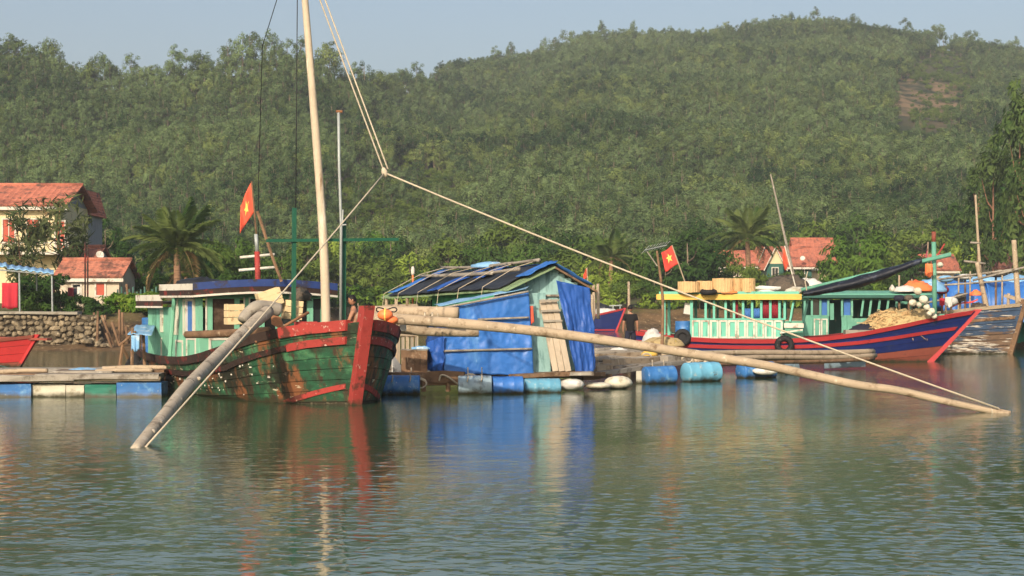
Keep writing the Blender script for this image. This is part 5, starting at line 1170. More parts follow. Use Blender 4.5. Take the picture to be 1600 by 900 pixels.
box = thing('wooden_box', W(647, 583, 45.5), 'upright brown wooden box on the raft beside the crumpled tarpaulin', 'box')
for k in range(4): plank(W(632.5+k*10, 585, 45.3), W(631.5+k*10.3, 547, 45.3), .163, .03, 'wood_brown', box, (0, -1, 0), 'board')
for k in range(3): plank(W(665, 585, 45.45+k*.18), W(665.5, 547, 45.45+k*.18), .17, .03, 'wood_brown', box, (1, 0, 0), 'board'); plank(W(630, 585, 45.45+k*.18), W(629.5, 547, 45.45+k*.18), .17, .03, 'wood_brown', box, (1, 0, 0), 'board')
plank(W(627, 546.5, 45.55), W(669, 546.5, 45.55), .55, .035, 'wood_grey', box, (0, 0, 1), 'lid')
for k in range(5):
    c = W(643+k*4.2, 544.5, 45.4+.1*(k % 2)); single('plastic_bottle', MB().lathe([(.035, 0), (.04, .02), (.04, .13), (.015, .18), (.015, .2)], 9, (1, .2, .25*(k % 2)), c), 'tarp_light', 'clear plastic bottle lying on the wooden box lid', 'bottle', 'bottles on the box', True)
single('foam_sheet', MB().slab(lambda u, v: W(612+14*u, 585-34*v+20*u*v, 46.6), 3, 3, Vector((0, .1, 0))), 'cloth_white', 'white board leaning behind the wooden box', 'board')
# floats along the raft edges
eR = (WZ(1352, 61.3, 0)-WZ(835, 47.5, 0)).normalized()
drum(WZ(626, 44.75, .20), (1, .05, 0), 'plastic_blue', 'weathered blue drum float below the brown wooden box', 0.95, 1.05)
drum(WZ(742, 44.9, .20), (1, .05, 0), 'plastic_grey', 'pale grey drum float under the middle of the blue tarpaulin wall', .92, .92)
drum(WZ(793, 45.1, .18), (1, .1, 0), 'tarp_blue', 'bright blue wrapped float beside the pale grey drum', .88, .85)
drum(WZ(847, 45.7, .12), (1, .15, 0), 'plastic_pale_blue', 'low flat pale blue float under the doorway of the shack', .82, 1.0)
drum(WZ(1030, 50.6, .22), eR+Vector((1.2, 0, .05)), 'plastic_blue', 'clean bright blue drum float under the log raft', .95, 1.0)
drum(WZ(1096, 52.0, .25), eR+Vector((.9, 0, .03)), 'plastic_pale_blue', 'large pale blue drum float with a dark end under the log raft', 1.08, 1.2)
drum(WZ(1182, 54.6, .2), eR+Vector((.8, 0, 0)), 'plastic_blue', 'blue drum float partly wrapped in white below the long logs', 1.0, 1.3)
def sack(px, y, d, rx, ry, rz, m, label, cat='sack', seed=0): return single('sack' if cat == 'sack' else 'float', blob(W(px, y, d), (rx, ry, rz), Quaternion((0, 0, 1), seed*.7)), m, label, cat, smooth=True)
sack(893, 601, 46.4, .34, .3, .16, 'cloth_white', 'dirty white sack between the flat blue float and the cream sacks'); sack(935, 603, 46.9, .36, .28, .10, 'foam_white', 'long flat cream sack lying in the water by the shack corner'); sack(966, 598, 47.6, .38, .3, .19, 'foam_white', 'plump cream sack floating beside the clean blue drum'); sack(1196, 580, 54.1, .4, .2, .12, 'cloth_white', 'torn white wrapping hanging on the blue float', 'wrapping')
single('float', MB().slab(lambda u, v: W(994+14*u, 600-20*v, 50.6), 2, 2, Vector((.1, .5, 0))), 'foam_white', 'cream foam block beside the clean bright blue drum', 'float')
fb = MB().slab(lambda u, v: W(1288+64*u, 576-20*v-3*u, 60.6+.8*u), 6, 3, Vector((.15, .7, 0))); single('float', fb, 'plastic_grey', 'pale blue foam block under the end of the long logs', 'float')
c = W(1228, 572, 58.5); drum((c.x, c.y, .15), eR, 'plastic_grey', 'dull grey drum float between the wrapped float and the foam block', .9, 1.0)
# log raft
lr = thing('log_raft', WZ(1080, 54, .2), 'raft of long bleached logs and loose planks beside the shack', 'raft')
for i, (p0, y0, d0, p1, y1, d1, r0, r1, m) in enumerate([
    (1035, 556, 53.8, 1365, 549, 61.2, .07, .10, 'wood_pale'), (1085, 563, 53.2, 1368, 556, 61.0, .07, .085, 'wood_pale'), (1060, 552, 56.5, 1358, 549, 63.4, .06, .075, 'wood_pale'),
    (930, 563, 51.8, 1010, 560, 53.5, .10, .08, 'wood_grey'), (930, 548, 58, 1030, 548, 60, .09, .08, 'wood_grey'), (1090, 571, 53.4, 1365, 560, 60.8, .07, .07, 'wood_brown'), (925, 553, 56, 1050, 552, 57, .08, .07, 'wood_grey')]):
    a, b = W(p0, y0, d0), W(p1, y1, d1); obj('log', log_mb([a, a.lerp(b, .3)+up*.04, a.lerp(b, .7)-up*.03, b], r0, r1, 9, i+40, 5), m, lr, True)
for p0, y0, d0, p1, y1, d1, wd, th in ((900, 589, 48.3, 1066, 566, 53.2, .25, .12), (905, 592, 48, 950, 587, 49, .3, .1), (927, 577, 49.6, 951, 575, 50.2, .3, .22), (949, 567, 51, 1024, 563, 53.5, .3, .2), (930, 556, 54.5, 1004, 553, 56, .3, .12), (1038, 562, 53, 1064, 560, 53.6, .3, .22),
                                       (960, 574, 50.8, 1005, 570, 52, .3, .08), (930, 570, 51.2, 965, 567, 52, .3, .1), (1010, 572, 52.3, 1060, 563, 53.6, .3, .1), (930, 582, 49.6, 1010, 574, 52, .3, .09), (1000, 560, 54, 1062, 556, 55.5, .3, .12), (935, 560, 53.5, 1040, 557, 55, .4, .08)):
    plank(W(p0, y0, d0), W(p1, y1, d1), wd, th, random.choice(('wood_brown', 'wood_pale', 'wood_grey')), lr)
for k in range(16):
    d = 55+k*.95; plank(WZ(915, d, .38+.02*(k % 3)), WZ(1062-(k*2.0), d+.4, .38), .8, .07, random.choice(('wood_brown', 'wood_grey')), lr)
for q in range(9):
    u = q/8; c = WZ(1070, 54, 0).lerp(WZ(1352, 61.3, 0), u); plank(Vector((c.x, c.y-.3, .48)), Vector((c.x-.5, c.y+1.6, .5)), .22, .08, 'wood_grey', lr, (0, 0, 1), 'cross_beam')
heap(W(1036, 541, 56.5), .72, .5, .30, 31, 'net_straw', 'pale tan net heap on the log raft beside the aerial pole', 'net', 'net_heap', rough=.15)
heap(W(1020, 544, 58), .38, .4, .62, 32, 'cloth_white', 'white sheet draped over a bundle on the raft', 'sheet', 'draped_sheet')
heap(W(1015, 556, 54.5), .26, .22, .2, 33, 'yellow_paint', 'yellow bag lying on the log raft', 'bag', 'bag', rough=.12)
heap(W(966, 549, 58), .30, .2, .12, 34, 'cloth_white', 'white rag on the planks near the standing person', 'rag', 'rag')
drum(WZ(982, 61.0, .62), (0, 0, 1), 'plastic_blue', 'small blue tub on the planks in front of the standing person', .5, .35, 'tub', 'tub')
for px, y, d, r in ((1010, 558, 54, .09), (1073, 562, 53.3, .1), (735, 592, 45.1, .1), (655, 600, 45, .12), (1108, 570, 53.2, .12)):
    c = W(px, y, d); rope([c+Vector((r*1.6*math.cos(a), -.1+.05*math.sin(a*2), r*math.sin(a)+.02*a*.2)) for a in np.linspace(0, 11, 20)], .02, 'loop of pale mooring rope on the raft timbers'); COL.objects[-1]['group'] = 'mooring rope loops'
rope(bez([W(686, 595, 44.9), W(690, 586, 44.85), W(702, 590, 44.8), W(718, 600, 44.85), W(738, 588, 44.8)], 5), .025, 'pale rope slung loosely along the shack raft beam')
# aerial pole on the raft
ap_ = W(1033, 556, 55.5); at = thing('television_aerial', ap_, 'rooftop style television aerial on a thin wooden pole rising from the raft', 'aerial')
obj('pole', log_mb([W(1033, 556, 55.5), W(1035, 470, 55.6), W(1026, 392, 55.7)], .06, .035, 7, 3), 'wood_brown', at, True)
c = W(1024, 388, 55.7); obj('boom', MB().tube([c+Vector((-.34, -.1, -.06)), c+Vector((.36, .1, .10))], .018, 5), 'metal_grey', at)
for k in range(8):
    q = c+Vector((-.32, -.1, -.05)).lerp(Vector((.34, .1, .10)), k/7); obj('element', MB().tube([q+Vector((-.10, .1, -.10)), q+Vector((.12, -.1, .13))], .010, 4), 'metal_grey', at)
obj('brace', MB().tube([c+Vector((-.26, 0, -.1)), c+Vector((.06, 0, -.55))], .02, 5), 'wood_grey', at)
# ---------------------------------------------------------------- raft on the left
r2_ = thing('raft', WZ(110, 45, .1), 'low plank raft moored by the stern of the green boat', 'raft')
for p0, p1, d, y, th in ((-30, 120, 43.5, 591, .14), (60, 252, 43.6, 588, .12), (-30, 255, 44.3, 587, .1), (-30, 180, 45.2, 583, .1), (90, 260, 45.6, 582, .12), (-30, 240, 46.4, 580, .1), (-30, 250, 47.4, 578, .1)):
    plank(W(p0, y, d), W(p1, y-1, d+.1), .8, th, random.choice(('wood_brown', 'wood_grey', 'wood_brown')), r2_)
for p0, p1, d, y, r in ((-30, 250, 43.35, 594, .07), (0, 75, 44.3, 582, .06), (160, 262, 46.3, 577, .07), (150, 240, 45.2, 580, .06)):
    a, b = W(p0, y, d), W(p1, y-2, d); obj('log', log_mb([a, a.lerp(b, .5)+up*.02, b], r, r*.9, 8, int(p1)), 'wood_pale', r2_, True)
def block(p0, p1, y0, y1, d, m, label, dep=.8):
    def fn(u, v): return W(p0+(p1-p0)*u, y0+(y1-y0)*v, d)+Vector((.01*nz((u*4, v*3, p0)), .008*nz((u*4, v*3, p0+2))+.015*math.cos((v-.5)*3), 0))
    return single('float', MB().slab(fn, 10, 5, Vector((0, dep, 0))), m, label, 'float', smooth=False)
block(-18, 48, 626, 600, 43.3, 'plastic_blue', 'bright blue float block at the open end of the low plank raft'); block(49, 102, 625, 601, 43.4, 'foam_white', 'dirty white foam float block next to the bright blue one'); block(103, 131, 624, 602, 43.4, 'foam_white', 'short grey-white foam float block next to the green one'); block(132, 181, 624, 601, 43.4, 'plastic_green', 'green float block under the low plank raft'); block(182, 252, 624, 598, 43.3, 'plastic_blue', 'blue float block touching the stern of the green boat')
heap(W(130, 582, 46), .5, .3, .12, 41, 'tarp_light', 'pale blue sheet crumpled on the low plank raft', 'sheet', 'crumpled_sheet')
st = thing('small_stand', W(212, 582, 47), 'rickety wooden stand with a pale blue sheet roof on the low raft', 'stand')
for a, b in (((186, 580, 46.6), (192, 536, 46.6)), ((206, 578, 46.4), (207, 512, 46.4)), ((226, 576, 46.6), (224, 520, 46.8)), ((200, 560, 47.4), (188, 536, 47.2))):
    obj('leg', MB().tube([W(*a), W(*b)], .045, 6), 'wood_brown', st)
obj('sheet', sheet_mb(W(213, 507, 48.2), W(243, 508, 48.4), W(237, 523, 46.3), W(199, 522, 46.2), 16, 10, .06, 0, 4, n=(0, -.3, 1)), 'tarp_light', st, True)
obj('brace', MB().tube([W(186, 540, 46.6), W(212, 518, 46.4)], .03, 6), 'wood_brown', st); obj('shelf', MB().beam(W(184, 580, 46.7), W(226, 577, 46.7), .6, .05), 'wood_brown', st)
obj('rag', hung(205, 218, 524, 548, 46.1, .04, 2), 'tarp_light', st, True)
rope(bez([W(-5, 570, 62), W(40, 582, 52), W(60, 590, 44)], 6), .016, 'thin mooring line running from the red bow to the low raft', 'net_green')

for px, d, z in ((612, 44.45, .3), (640, 44.45, .3), (730, 44.6, .3), (752, 44.6, .3), (1022, 50.3, .3), (1040, 50.5, .3), (1086, 51.6, .35), (1108, 51.9, .35)):
    c = WZ(px, d, z); rope([c+Vector((.02*math.sin(k), .55*k/7, .16*math.sin(k*.45)+.02)) for k in range(8)]+[c+Vector((0, .7, .35))], .016, 'thin rope lashing tying a drum float to the raft'); COL.objects[-1]['group'] = 'drum lashings'
# ---------------------------------------------------------------- the navy and red boat
NB = Hull((16.1, 69.2), (.985, -.17), 11.4, [0, .4, 1.0, 1.8, 2.8, 4.0, 5.5, 7.0, 8.5, 10.0, 11.4], [.10, .42, .85, 1.22, 1.5, 1.68, 1.75, 1.72, 1.62, 1.45, 1.2],
          [.04, .22, .5, .82, 1.12, 1.35, 1.45, 1.42, 1.3, 1.1, .85], [1.95, 1.82, 1.62, 1.36, 1.12, .94, .84, .82, .86, .95, 1.15], 1.75, -.4, 2.2)
nb = thing('fishing_boat', NB.loc(5, 0, 0), 'navy and red wooden boat with a long turquoise cabin and yellow roof edge', 'boat')
NB.build(nb, 7, lambda k, n, s: 'antifoul' if k < 3 else 'navy_hull')
obj('stem_post', NB.stem(2.02, .16, .3), 'red_gloss', nb)
obj('gunwale', NB.rail(lambda s: NB.zd(s)-.03, .05, 11.3, .17, .07), 'red_gloss', nb); obj('rubbing_strake', NB.rail(lambda s: NB.zd(s)*.66+.02, .1, 11.3, .14, .05), 'red_gloss', nb)
n1 = lambda s, lat, z: NB.loc(s, lat, z)
S2 = lambda px: (1451-px)/40.3
cab2 = obj('cabin', MB().hexa([n1(S2(1085), -1.2, .42), n1(S2(1250), -1.2, .42), n1(S2(1250), 1.2, .42), n1(S2(1085), 1.2, .42), n1(S2(1085), -1.2, .52), n1(S2(1250), -1.2, .52), n1(S2(1250), 1.2, .52), n1(S2(1085), 1.2, .52)]), 'wood_brown', nb)
s2N = -NB.N
board_wall(cab2, n1(S2(1085), -1.2, 0), n1(S2(1228), -1.2, 0), .70, 1.64, .30, 'turq', s2N)
board_wall(cab2, n1(S2(1085), 1.2, 0), n1(S2(1228), 1.2, 0), .52, 1.64, .30, 'turq', -s2N)
for k in range(10):
    p0 = 1088+k*14.1; frame_panel(cab2, n1(S2(p0), -1.2, 0)+s2N*.02, n1(S2(p0+10.5), -1.2, 0)+s2N*.02, .90, 1.60, .065, out=s2N)
for side_ in (-1, 1):
    for px in (1086, 1108, 1121, 1139, 1152, 1166, 1180, 1194, 1208, 1222, 1230): obj('window_post', MB().beam(n1(S2(px), 1.2*side_, 1.62), n1(S2(px), 1.2*side_, 2.44), .09, .09, s2N), 'turq', cab2)
    obj('sill', MB().beam(n1(S2(1085), 1.22*side_, 1.64), n1(S2(1230), 1.22*side_, 1.64), .1, .06), 'turq', cab2); obj('header', MB().beam(n1(S2(1040), 1.2*side_, 2.42), n1(S2(1252), 1.2*side_, 2.42), .1, .08), 'turq', cab2)
for p0, p1, pm in ((1196, 1206, 'curtain_red'), (1210, 1220, 'curtain_red'), (1154, 1158, 'curtain_red'), (1168, 1178, 'curtain_blue'), (1182, 1192, 'curtain_blue')):
    a, b = n1(S2(p0), -1.12, 0), n1(S2(p1), -1.12, 0); zt, zb = (2.38, 1.68) if pm == 'curtain_red' else (2.05, 1.68)
    obj('curtain', MB().slab(lambda u, v: a.lerp(b, u)+Vector((0, .03*math.sin(u*20), zt+(zb-zt)*v)), 10, 2, Vector((0, .02, 0))), pm, cab2, True)
# wheelhouse front: raked windows
fa = [n1(S2(1230), -1.2, 1.6), n1(S2(1240), -1.2, 2.42), n1(S2(1262), -.9, 1.6), n1(S2(1268), -.9, 2.42)]
for l0 in (-1.2, -.4, .4, 1.2): obj('window_post', MB().beam(n1(S2(1258)-.0, l0, 1.55), n1(S2(1266)+.0, l0, 2.42), .08, .08), 'turq_dark', cab2)
for l0 in (-1.2, 1.2): obj('window_post', MB().beam(n1(S2(1238), l0, 1.55), n1(S2(1244), l0, 2.42), .07, .07), 'turq', cab2)
obj('front_wall', MB().hexa([n1(S2(1230), -1.2, .5), n1(S2(1258), -1.0, .5), n1(S2(1258), 1.0, .5), n1(S2(1230), 1.2, .5), n1(S2(1230), -1.2, 1.56), n1(S2(1258), -1.0, 1.56), n1(S2(1258), 1.0, 1.56), n1(S2(1230), 1.2, 1.56)]), 'turq_faded', cab2)
obj('nameplate', MB().beam(n1(S2(1229), -1.24, 1.40), n1(S2(1259), -1.06, 1.40), .02, .18), 'white_trim', cab2)
obj('header', MB().beam(n1(S2(1230), -1.2, 2.40), n1(S2(1266), -1.0, 2.40), .1, .08), 'turq', cab2)
obj('bench', MB().beam(n1(S2(1223), -1.5, 1.12), n1(S2(1257), -1.4, 1.24), .3, .05), 'white_trim', nb)
for px in (1043, 1086): 
    for la in (-1.2, 1.1): obj('canopy_post', MB().beam(n1(S2(px), la, .8), n1(S2(px), la, 2.42), .11, .11, s2N), 'turq', nb)
rf2 = obj('roof', MB().slab(lambda u, v: n1(S2(1034)+(S2(1258)-S2(1034))*u, -1.45+2.9*v, 2.50+.16*math.sin(math.pi*v)), 10, 8, up*.06), 'turq_faded', nb, True)
obj('fascia', MB().beam(n1(S2(1034), -1.47, 2.50), n1(S2(1256), -1.47, 2.50), .05, .22), 'yellow_paint', rf2); obj('fascia', MB().beam(n1(S2(1034)+.03, -1.45, 2.50), n1(S2(1034)+.03, 1.45, 2.50), .05, .2), 'yellow_paint', rf2)
obj('roof_edge', MB().beam(n1(S2(1036), -1.42, 2.66), n1(S2(1252), -1.42, 2.66), .06, .10), 'turq', rf2)
# deck gear
drum(n1(S2(1072), -.85, 1.10), (0, 0, 1), 'plastic_blue', 'blue plastic barrel under the stern canopy of the navy boat', 1.12, 1.0, 'barrel', 'barrel')
tyre(n1(S2(1073), -1.62, .93), s2N, .95, 'solid black round fender below the blue barrel on the navy boat')
obj_ = single('fender_plate', MB().lathe([(.30, -.04), (.31, 0), (.25, .03)], 18, s2N, n1(S2(1073), -1.62, .93)), 'rubber', 'dark disc filling the round fender on the navy boat', 'plate')
tyre(n1(S2(1230), -1.86, .66), s2N+Vector((0, 0, .2)), 1.05, 'open black tyre fender below the wheelhouse of the navy boat')
single('canister', MB().box(n1(S2(1079), -1.0, 2.05), (.26, .2, .44), Quaternion((0, 1, 0), .15)), 'cloth_white', 'pale canister hanging under the stern canopy of the navy boat', 'canister')
# bamboo screens rolled on the roof: each roll its own
for i, (p0, p1, y0, y1) in enumerate(((1062, 1090, 457, 440), (1091, 1116, 457, 439), (1116, 1144, 457, 435), (1144, 1158, 457, 435), (1158, 1178, 457, 435))):
    def fn(u, v, p0=p0, p1=p1, y0=y0, y1=y1, i=i):
        a = u*2*math.pi; c = W((p0+p1)/2, y0, 69.3+.15*(i % 2)); r = (p1-p0)/2/F_PX*69.3*1.2
        rr = r*(1+.02*math.cos(a*24)); return Vector((c.x+rr*math.cos(a), c.y+.40*math.sin(a)*(1+.02*math.cos(a*24)), c.z+(W(0, y1, 69.3).z-c.z)*v+.02*nz((a, v*2, i))))
    m = MB().grid(fn, 48, 3); kk = len(m.v)//4
    m.f.append(tuple(reversed([q*4+3 for q in range(48)]))); single('bamboo_roll', m, 'bamboo', 'rolled tan bamboo screen standing on the yellow-edged roof', 'bamboo roll', 'bamboo rolls on the roof')
tyre(W(1107, 456, 69.0)+Vector((0, 0, 0)), (0, -.1, 1), .95, 'black tyre lying flat on the yellow-edged roof before the bamboo rolls')
single('orange_sheet', MB().slab(lambda u, v: W(1128+24*u, 458-3*v, 68.9+.2*v)+up*(.03*nz((u*4, v, 2))), 10, 2, up*.03), 'orange_plastic', 'folded orange sheet on the yellow-edged roof', 'sheet')
def roll(px, y, d, rx, ry, rz, m, label, nm, cat, seed=1, rough=.25): return heap(W(px, y, d), rx, ry, rz, seed, m, label, cat, nm, rough=rough)
roll(1228, 456, 70.6, 1.0, .7, .62, 'net_dark', 'big grey net bundle on the roof next to the orange pennant', 'net_bundle', 'net', 51); roll(1198, 459, 69.4, .45, .4, .20, 'cloth_white', 'white foam and bags on the roof beside the bamboo rolls', 'bag', 'bag', 52); roll(1244, 458, 69.3, .5, .4, .24, 'foam_white', 'cream sack on the roof near the furled awning', 'sack', 'sack', 53); roll(1262, 456, 71, .8, .6, .5, 'cloth_white', 'pale sheet heap behind the wheelhouse roof', 'sheet', 'sheet', 54)
for k in range(3): single('white_pipe', MB().tube([W(1180+k*3, 450-k, 69.2), W(1216+k*2, 452-k, 69.1)], .05, 7), 'cloth_white', 'white plastic pipe lying on the roof', 'pipe', 'pipes on the roof', True)
flag('flag', 'red flag with a yellow star flying at the stern of the navy boat', W(1070, 440, 70.5), W(1050, 383, 70.5), 1, .82, .78, 'flag_red', True, .42, -1, 3, 'wood_pale')
flag('pennant', 'plain orange-red pennant on a white pole above the wheelhouse', W(1243, 448, 70), W(1226, 384, 70), 1, .6, .62, 'flag_orange', False, .80, -1, 5, 'white_trim')
flag('flag', 'faded pink flag tied near the top of the turquoise mast post', W(1449, 420, 69.2), W(1450, 378, 69.2), 1, .4, .42, 'flag_pink', False, .82, -1, 6, 'wood_pale')
flag('flag', 'small orange flag on a pole beyond the shack', W(919, 455, 66), W(917, 418, 66), 1, .35, .34, 'flag_orange', False, .6, -1, 7, 'wood_pale')
single('pole', MB().tube([W(1240, 430, 75), W(1222, 352, 75), W(1204, 272, 75)], [.06, .05, .03], 6), 'wood_grey', 'long thin leaning pole rising behind the wheelhouse', 'pole')
# furled awning
q0, q1 = W(1252, 457, 68.6), W(1438, 406, 67.6)
aw2 = thing('furled_awning', q0, 'long dark awning furled along a boom from wheelhouse to mast post', 'awning')
def fn(u, v):
    a = v*2*math.pi; p = q0.lerp(q1, u)+up*(.22*math.sin(math.pi*u)*-.6); rz = .10+.12*math.sin(math.pi*u)+.06*nz((u*9, v*3, 2))*(1+math.sin(a)*-.5); ry = .5*(1-.4*u)+.1*nz((u*6, v*4, 5))
    return p+Vector((0, ry*math.cos(a), rz*math.sin(a)-.05))
m = MB().grid(fn, 26, 14); m.f += []; obj('canvas', m, 'tarp_navy', aw2, True)
obj('boom', MB().tube([q0+up*.1, W(1486, 398, 67.3)], .07, 8), 'turq_faded', aw2, True); obj('stay_loop', MB().tube([W(1262, 462, 68.3), W(1258, 440, 68.5), W(1262, 424, 68.6)], .02, 5), 'rope', aw2)
mp = thing('mast_post', n1(-.1, 0, 1.5), 'turquoise mast post with a red tip on the bow of the navy boat', 'post')
obj('post', MB().tube([W(1461, 512, 68.8), W(1459, 378, 68.8)], .09, 10), 'turq_faded', mp, True); obj('tip', MB().tube([W(1459, 378, 68.8), W(1459, 362, 68.8)], .085, 10), 'antifoul', mp, True); obj('crossbar', MB().beam(W(1420, 412, 68.6), W(1486, 396, 68.4), .09, .10), 'turq_faded', mp)
single('stick', MB().tube([W(1463, 402, 68.7), W(1476, 381, 68.7)], .03, 5), 'red_paint', 'short reddish stick angled off the turquoise mast post', 'stick')
single('cloth', hung(1446, 1457, 412, 432, 68.5, .05, 1, .05), 'orange_plastic', 'orange life vest hanging on the turquoise mast post', 'life vest', smooth=True)
for i, (px, y, r) in enumerate(((1469, 414, .15), (1434, 455, .2), (1443, 468, .22), (1426, 473, .19), (1448, 480, .17), (1456, 486, .16), (1460, 494, .14), (1436, 476, .14), (1452, 490, .13))):
    single('float_buoy', blob(W(px, y, 68.2-.1*(i % 3)), (r*.8, r*.8, r*.75)), 'foam_white', 'round cream float hung by the heap of straw nets', 'buoy', 'cream floats at the bow', True)
roll(1400, 530, 69.2, 1.5, .62, 1.12, 'net_straw', 'big heap of straw-coloured nets on the bow of the navy boat', 'net_heap', 'net', 61, .3)
roll(1438, 520, 69.1, .7, .42, .9, 'net_straw', 'smaller heap of straw-coloured nets beside the cream floats', 'net_heap', 'net', 62, .3)
roll(1348, 517, 69.0, .5, .4, .26, 'cloth_navy', 'dark bundle on the deck of the navy boat', 'bundle', 'bundle', 63); single('deck_box', MB().box(W(1346, 520, 68.7), (1.3, .5, .22)), 'wood_grey', 'grey box under the dark bundle on the navy boat', 'box')
strands = MB(); rn = random.Random(4)
for k in range(260):
    a = rn.uniform(0, 6.28); t_ = rn.uniform(.1, 1.2); c = W(1400, 530, 69.2); r0 = Vector((1.45*math.cos(a)*math.cos(t_), -abs(.62*math.sin(a)*math.cos(t_)), 1.12*math.sin(t_))); e = r0+Vector((rn.uniform(-.35, .35), rn.uniform(-.1, .05), rn.uniform(-.22, .12)))
    strands.tube([c+r0*1.02, c+(r0+e)*.53, c+e*1.02], .012, 3, False)
single('net_strands', strands, 'bamboo', 'loose straw net strands over the big net heap', 'net', kind='stuff')

# ---------------------------------------------------------------- turquoise boat moored behind
TB = Hull((17.2, 76.4), (.99, -.12), 10.4, [0, .4, 1.0, 2, 3, 4.5, 6.5, 8.5, 10.4], [.1, .45, .9, 1.4, 1.7, 1.8, 1.75, 1.65, 1.4], [.05, .25, .55, 1.0, 1.4, 1.5, 1.5, 1.35, 1.0], [1.35, 1.3, 1.2, 1.05, .9, .8, .75, .8, 1.0], .8, -.4, 2)
tb = thing('fishing_boat', TB.loc(6, 0, 0), 'faded turquoise boat with an open doorway moored behind the navy boat', 'boat'); TB.build(tb, 6, lambda k, n, s: 'turq_faded'); obj('stem_post', TB.stem(1.8, .16, .25), 'turq_faded', tb)
tN = -TB.N; S3 = lambda px: (17.2-(px-800)/F_PX*75.6)/.99; t1 = lambda px, z, lat=-1.3: TB.loc(S3(px), lat, z)
c3 = obj('cabin', MB().hexa([t1(1262, .6), t1(1440, .6), t1(1440, .6, 1.3), t1(1262, .6, 1.3), t1(1262, .7), t1(1440, .7), t1(1440, .7, 1.3), t1(1262, .7, 1.3)]), 'wood_brown', tb)
board_wall(c3, t1(1264, 0), t1(1301, 0), .7, 1.75, .3, 'turq_faded', tN); board_wall(c3, t1(1320, 0), t1(1337, 0), .7, 1.75, .24, 'turq_faded', tN); board_wall(c3, t1(1337, 0), t1(1402, 0), .7, 1.62, .3, 'turq_faded', tN)
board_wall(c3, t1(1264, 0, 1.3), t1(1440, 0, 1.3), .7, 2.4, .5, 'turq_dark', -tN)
for px in (1264, 1275, 1288, 1300, 1321, 1336, 1350, 1362, 1375, 1388, 1401): obj('window_post', MB().beam(t1(px, 1.7), t1(px+(4 if px > 1336 else 0), 2.52), .09, .09, tN), 'turq_faded', c3)
for p0, p1, pm in ((1289, 1299, 'curtain_blue'), (1276, 1286, 'glass_dark'), (1324, 1334, 'curtain_blue')): obj('curtain', MB().slab(lambda u, v: t1(p0+(p1-p0)*u, 1.74+.7*v)-tN*.08, 2, 2, Vector((0, .02, 0))), pm, c3)
for p0 in (1279, 1290): frame_panel(c3, t1(p0, 0), t1(p0+8, 0), .84, 1.6, .05, out=tN)
obj('door', MB().slab(lambda u, v: t1(1303+6*u, 1.55+.7*v)-tN*.15, 1, 1, Vector((0, .03, 0))), 'turq_faded', c3)
rf3 = obj('roof', MB().slab(lambda u, v: TB.loc(S3(1256)+(S3(1464)-S3(1256))*u, -1.55+3.1*v, 2.55+.18*math.sin(math.pi*v)), 8, 8, up*.06), 'turq_faded', tb, True)
obj('fascia', MB().beam(t1(1256, 2.54, -1.58), t1(1464, 2.54, -1.58), .05, .12), 'turq_dark', rf3); obj('header', MB().beam(t1(1262, 2.48), t1(1406, 2.48), .1, .1), 'turq_faded', c3)
c4 = obj('deckhouse', MB(), None) if False else None
for px in (1408, 1424, 1438): obj('rail_post', MB().beam(t1(px, .9), t1(px, 2.25), .1, .1, tN), 'turq_faded', tb)
obj('rail', MB().beam(t1(1404, 2.28), t1(1444, 2.25), .12, .12), 'turq_faded', tb); obj('rail', MB().beam(t1(1404, 1.55), t1(1444, 1.5), .1, .1), 'turq_faded', tb)
roll(1432, 455, 75.6, .7, .5, .42, 'orange_plastic', 'heap of orange floats on the turquoise boat', 'float_heap', 'floats', 71); roll(1414, 456, 75.2, .5, .4, .25, 'cloth_white', 'white bundle on the turquoise boat beside the orange floats', 'bundle', 'bundle', 72); roll(1454, 456, 76.4, .7, .5, .5, 'tarp_light', 'pale sheet bundle behind the turquoise mast post', 'bundle', 'bundle', 73)
single('lamp', MB().lathe([(.02, 0), (.12, .04), (.14, .12), (.08, .22), (.03, .3)], 10, None, W(1394, 456, 75.2)), 'white_trim', 'white deck lamp on the turquoise cabin roof', 'lamp', smooth=True)

# ---------------------------------------------------------------- old wooden boat
OB = Hull((22.05, 79.5), (.86, -.51), 13, [0, .4, 1.0, 2, 3.5, 5.5, 8, 10.5, 13], [.12, .6, 1.1, 1.7, 2.05, 2.1, 2.05, 1.9, 1.6], [.05, .36, .75, 1.25, 1.6, 1.75, 1.7, 1.5, 1.1], [2.2, 2.15, 2.06, 1.92, 1.72, 1.55, 1.4, 1.35, 1.4], .62, -.4, 1.6)
ob = thing('fishing_boat', OB.loc(5, 0, 0), 'old bare-planked boat with flaking blue and white paint at the bow', 'boat')
OB.build(ob, 10, lambda k, n, s: 'old_planks_blue' if k > 4 else 'old_planks_white', gap=.02); obj('stem_post', OB.stem(2.42, .2, .3), 'wood_brown', ob)
obj('gunwale', OB.rail(lambda s: OB.zd(s)-.02, .05, 12.8, .16, .07), 'wood_pale', ob); obj('rubbing_strake', OB.rail(lambda s: OB.zd(s)*.74, .1, 12.8, .13, .05), 'wood_brown', ob)
msts = [((1542, 484, 80.5), (1526, 410, 80.5), .13, .10), ((1532, 440, 80.6), (1524, 304, 80.6), .08, .045), ((1591, 478, 79.4), (1584, 374, 79.4), .13, .11), ((1576, 476, 79.8), (1577, 458, 79.8), .07, .07)]
for i, (a, b, r0, r1) in enumerate(msts): obj('mast', log_mb([W(*a), W(*a).lerp(W(*b), .5), W(*b)], r0, r1, 8, i), 'wood_pale', ob, True)
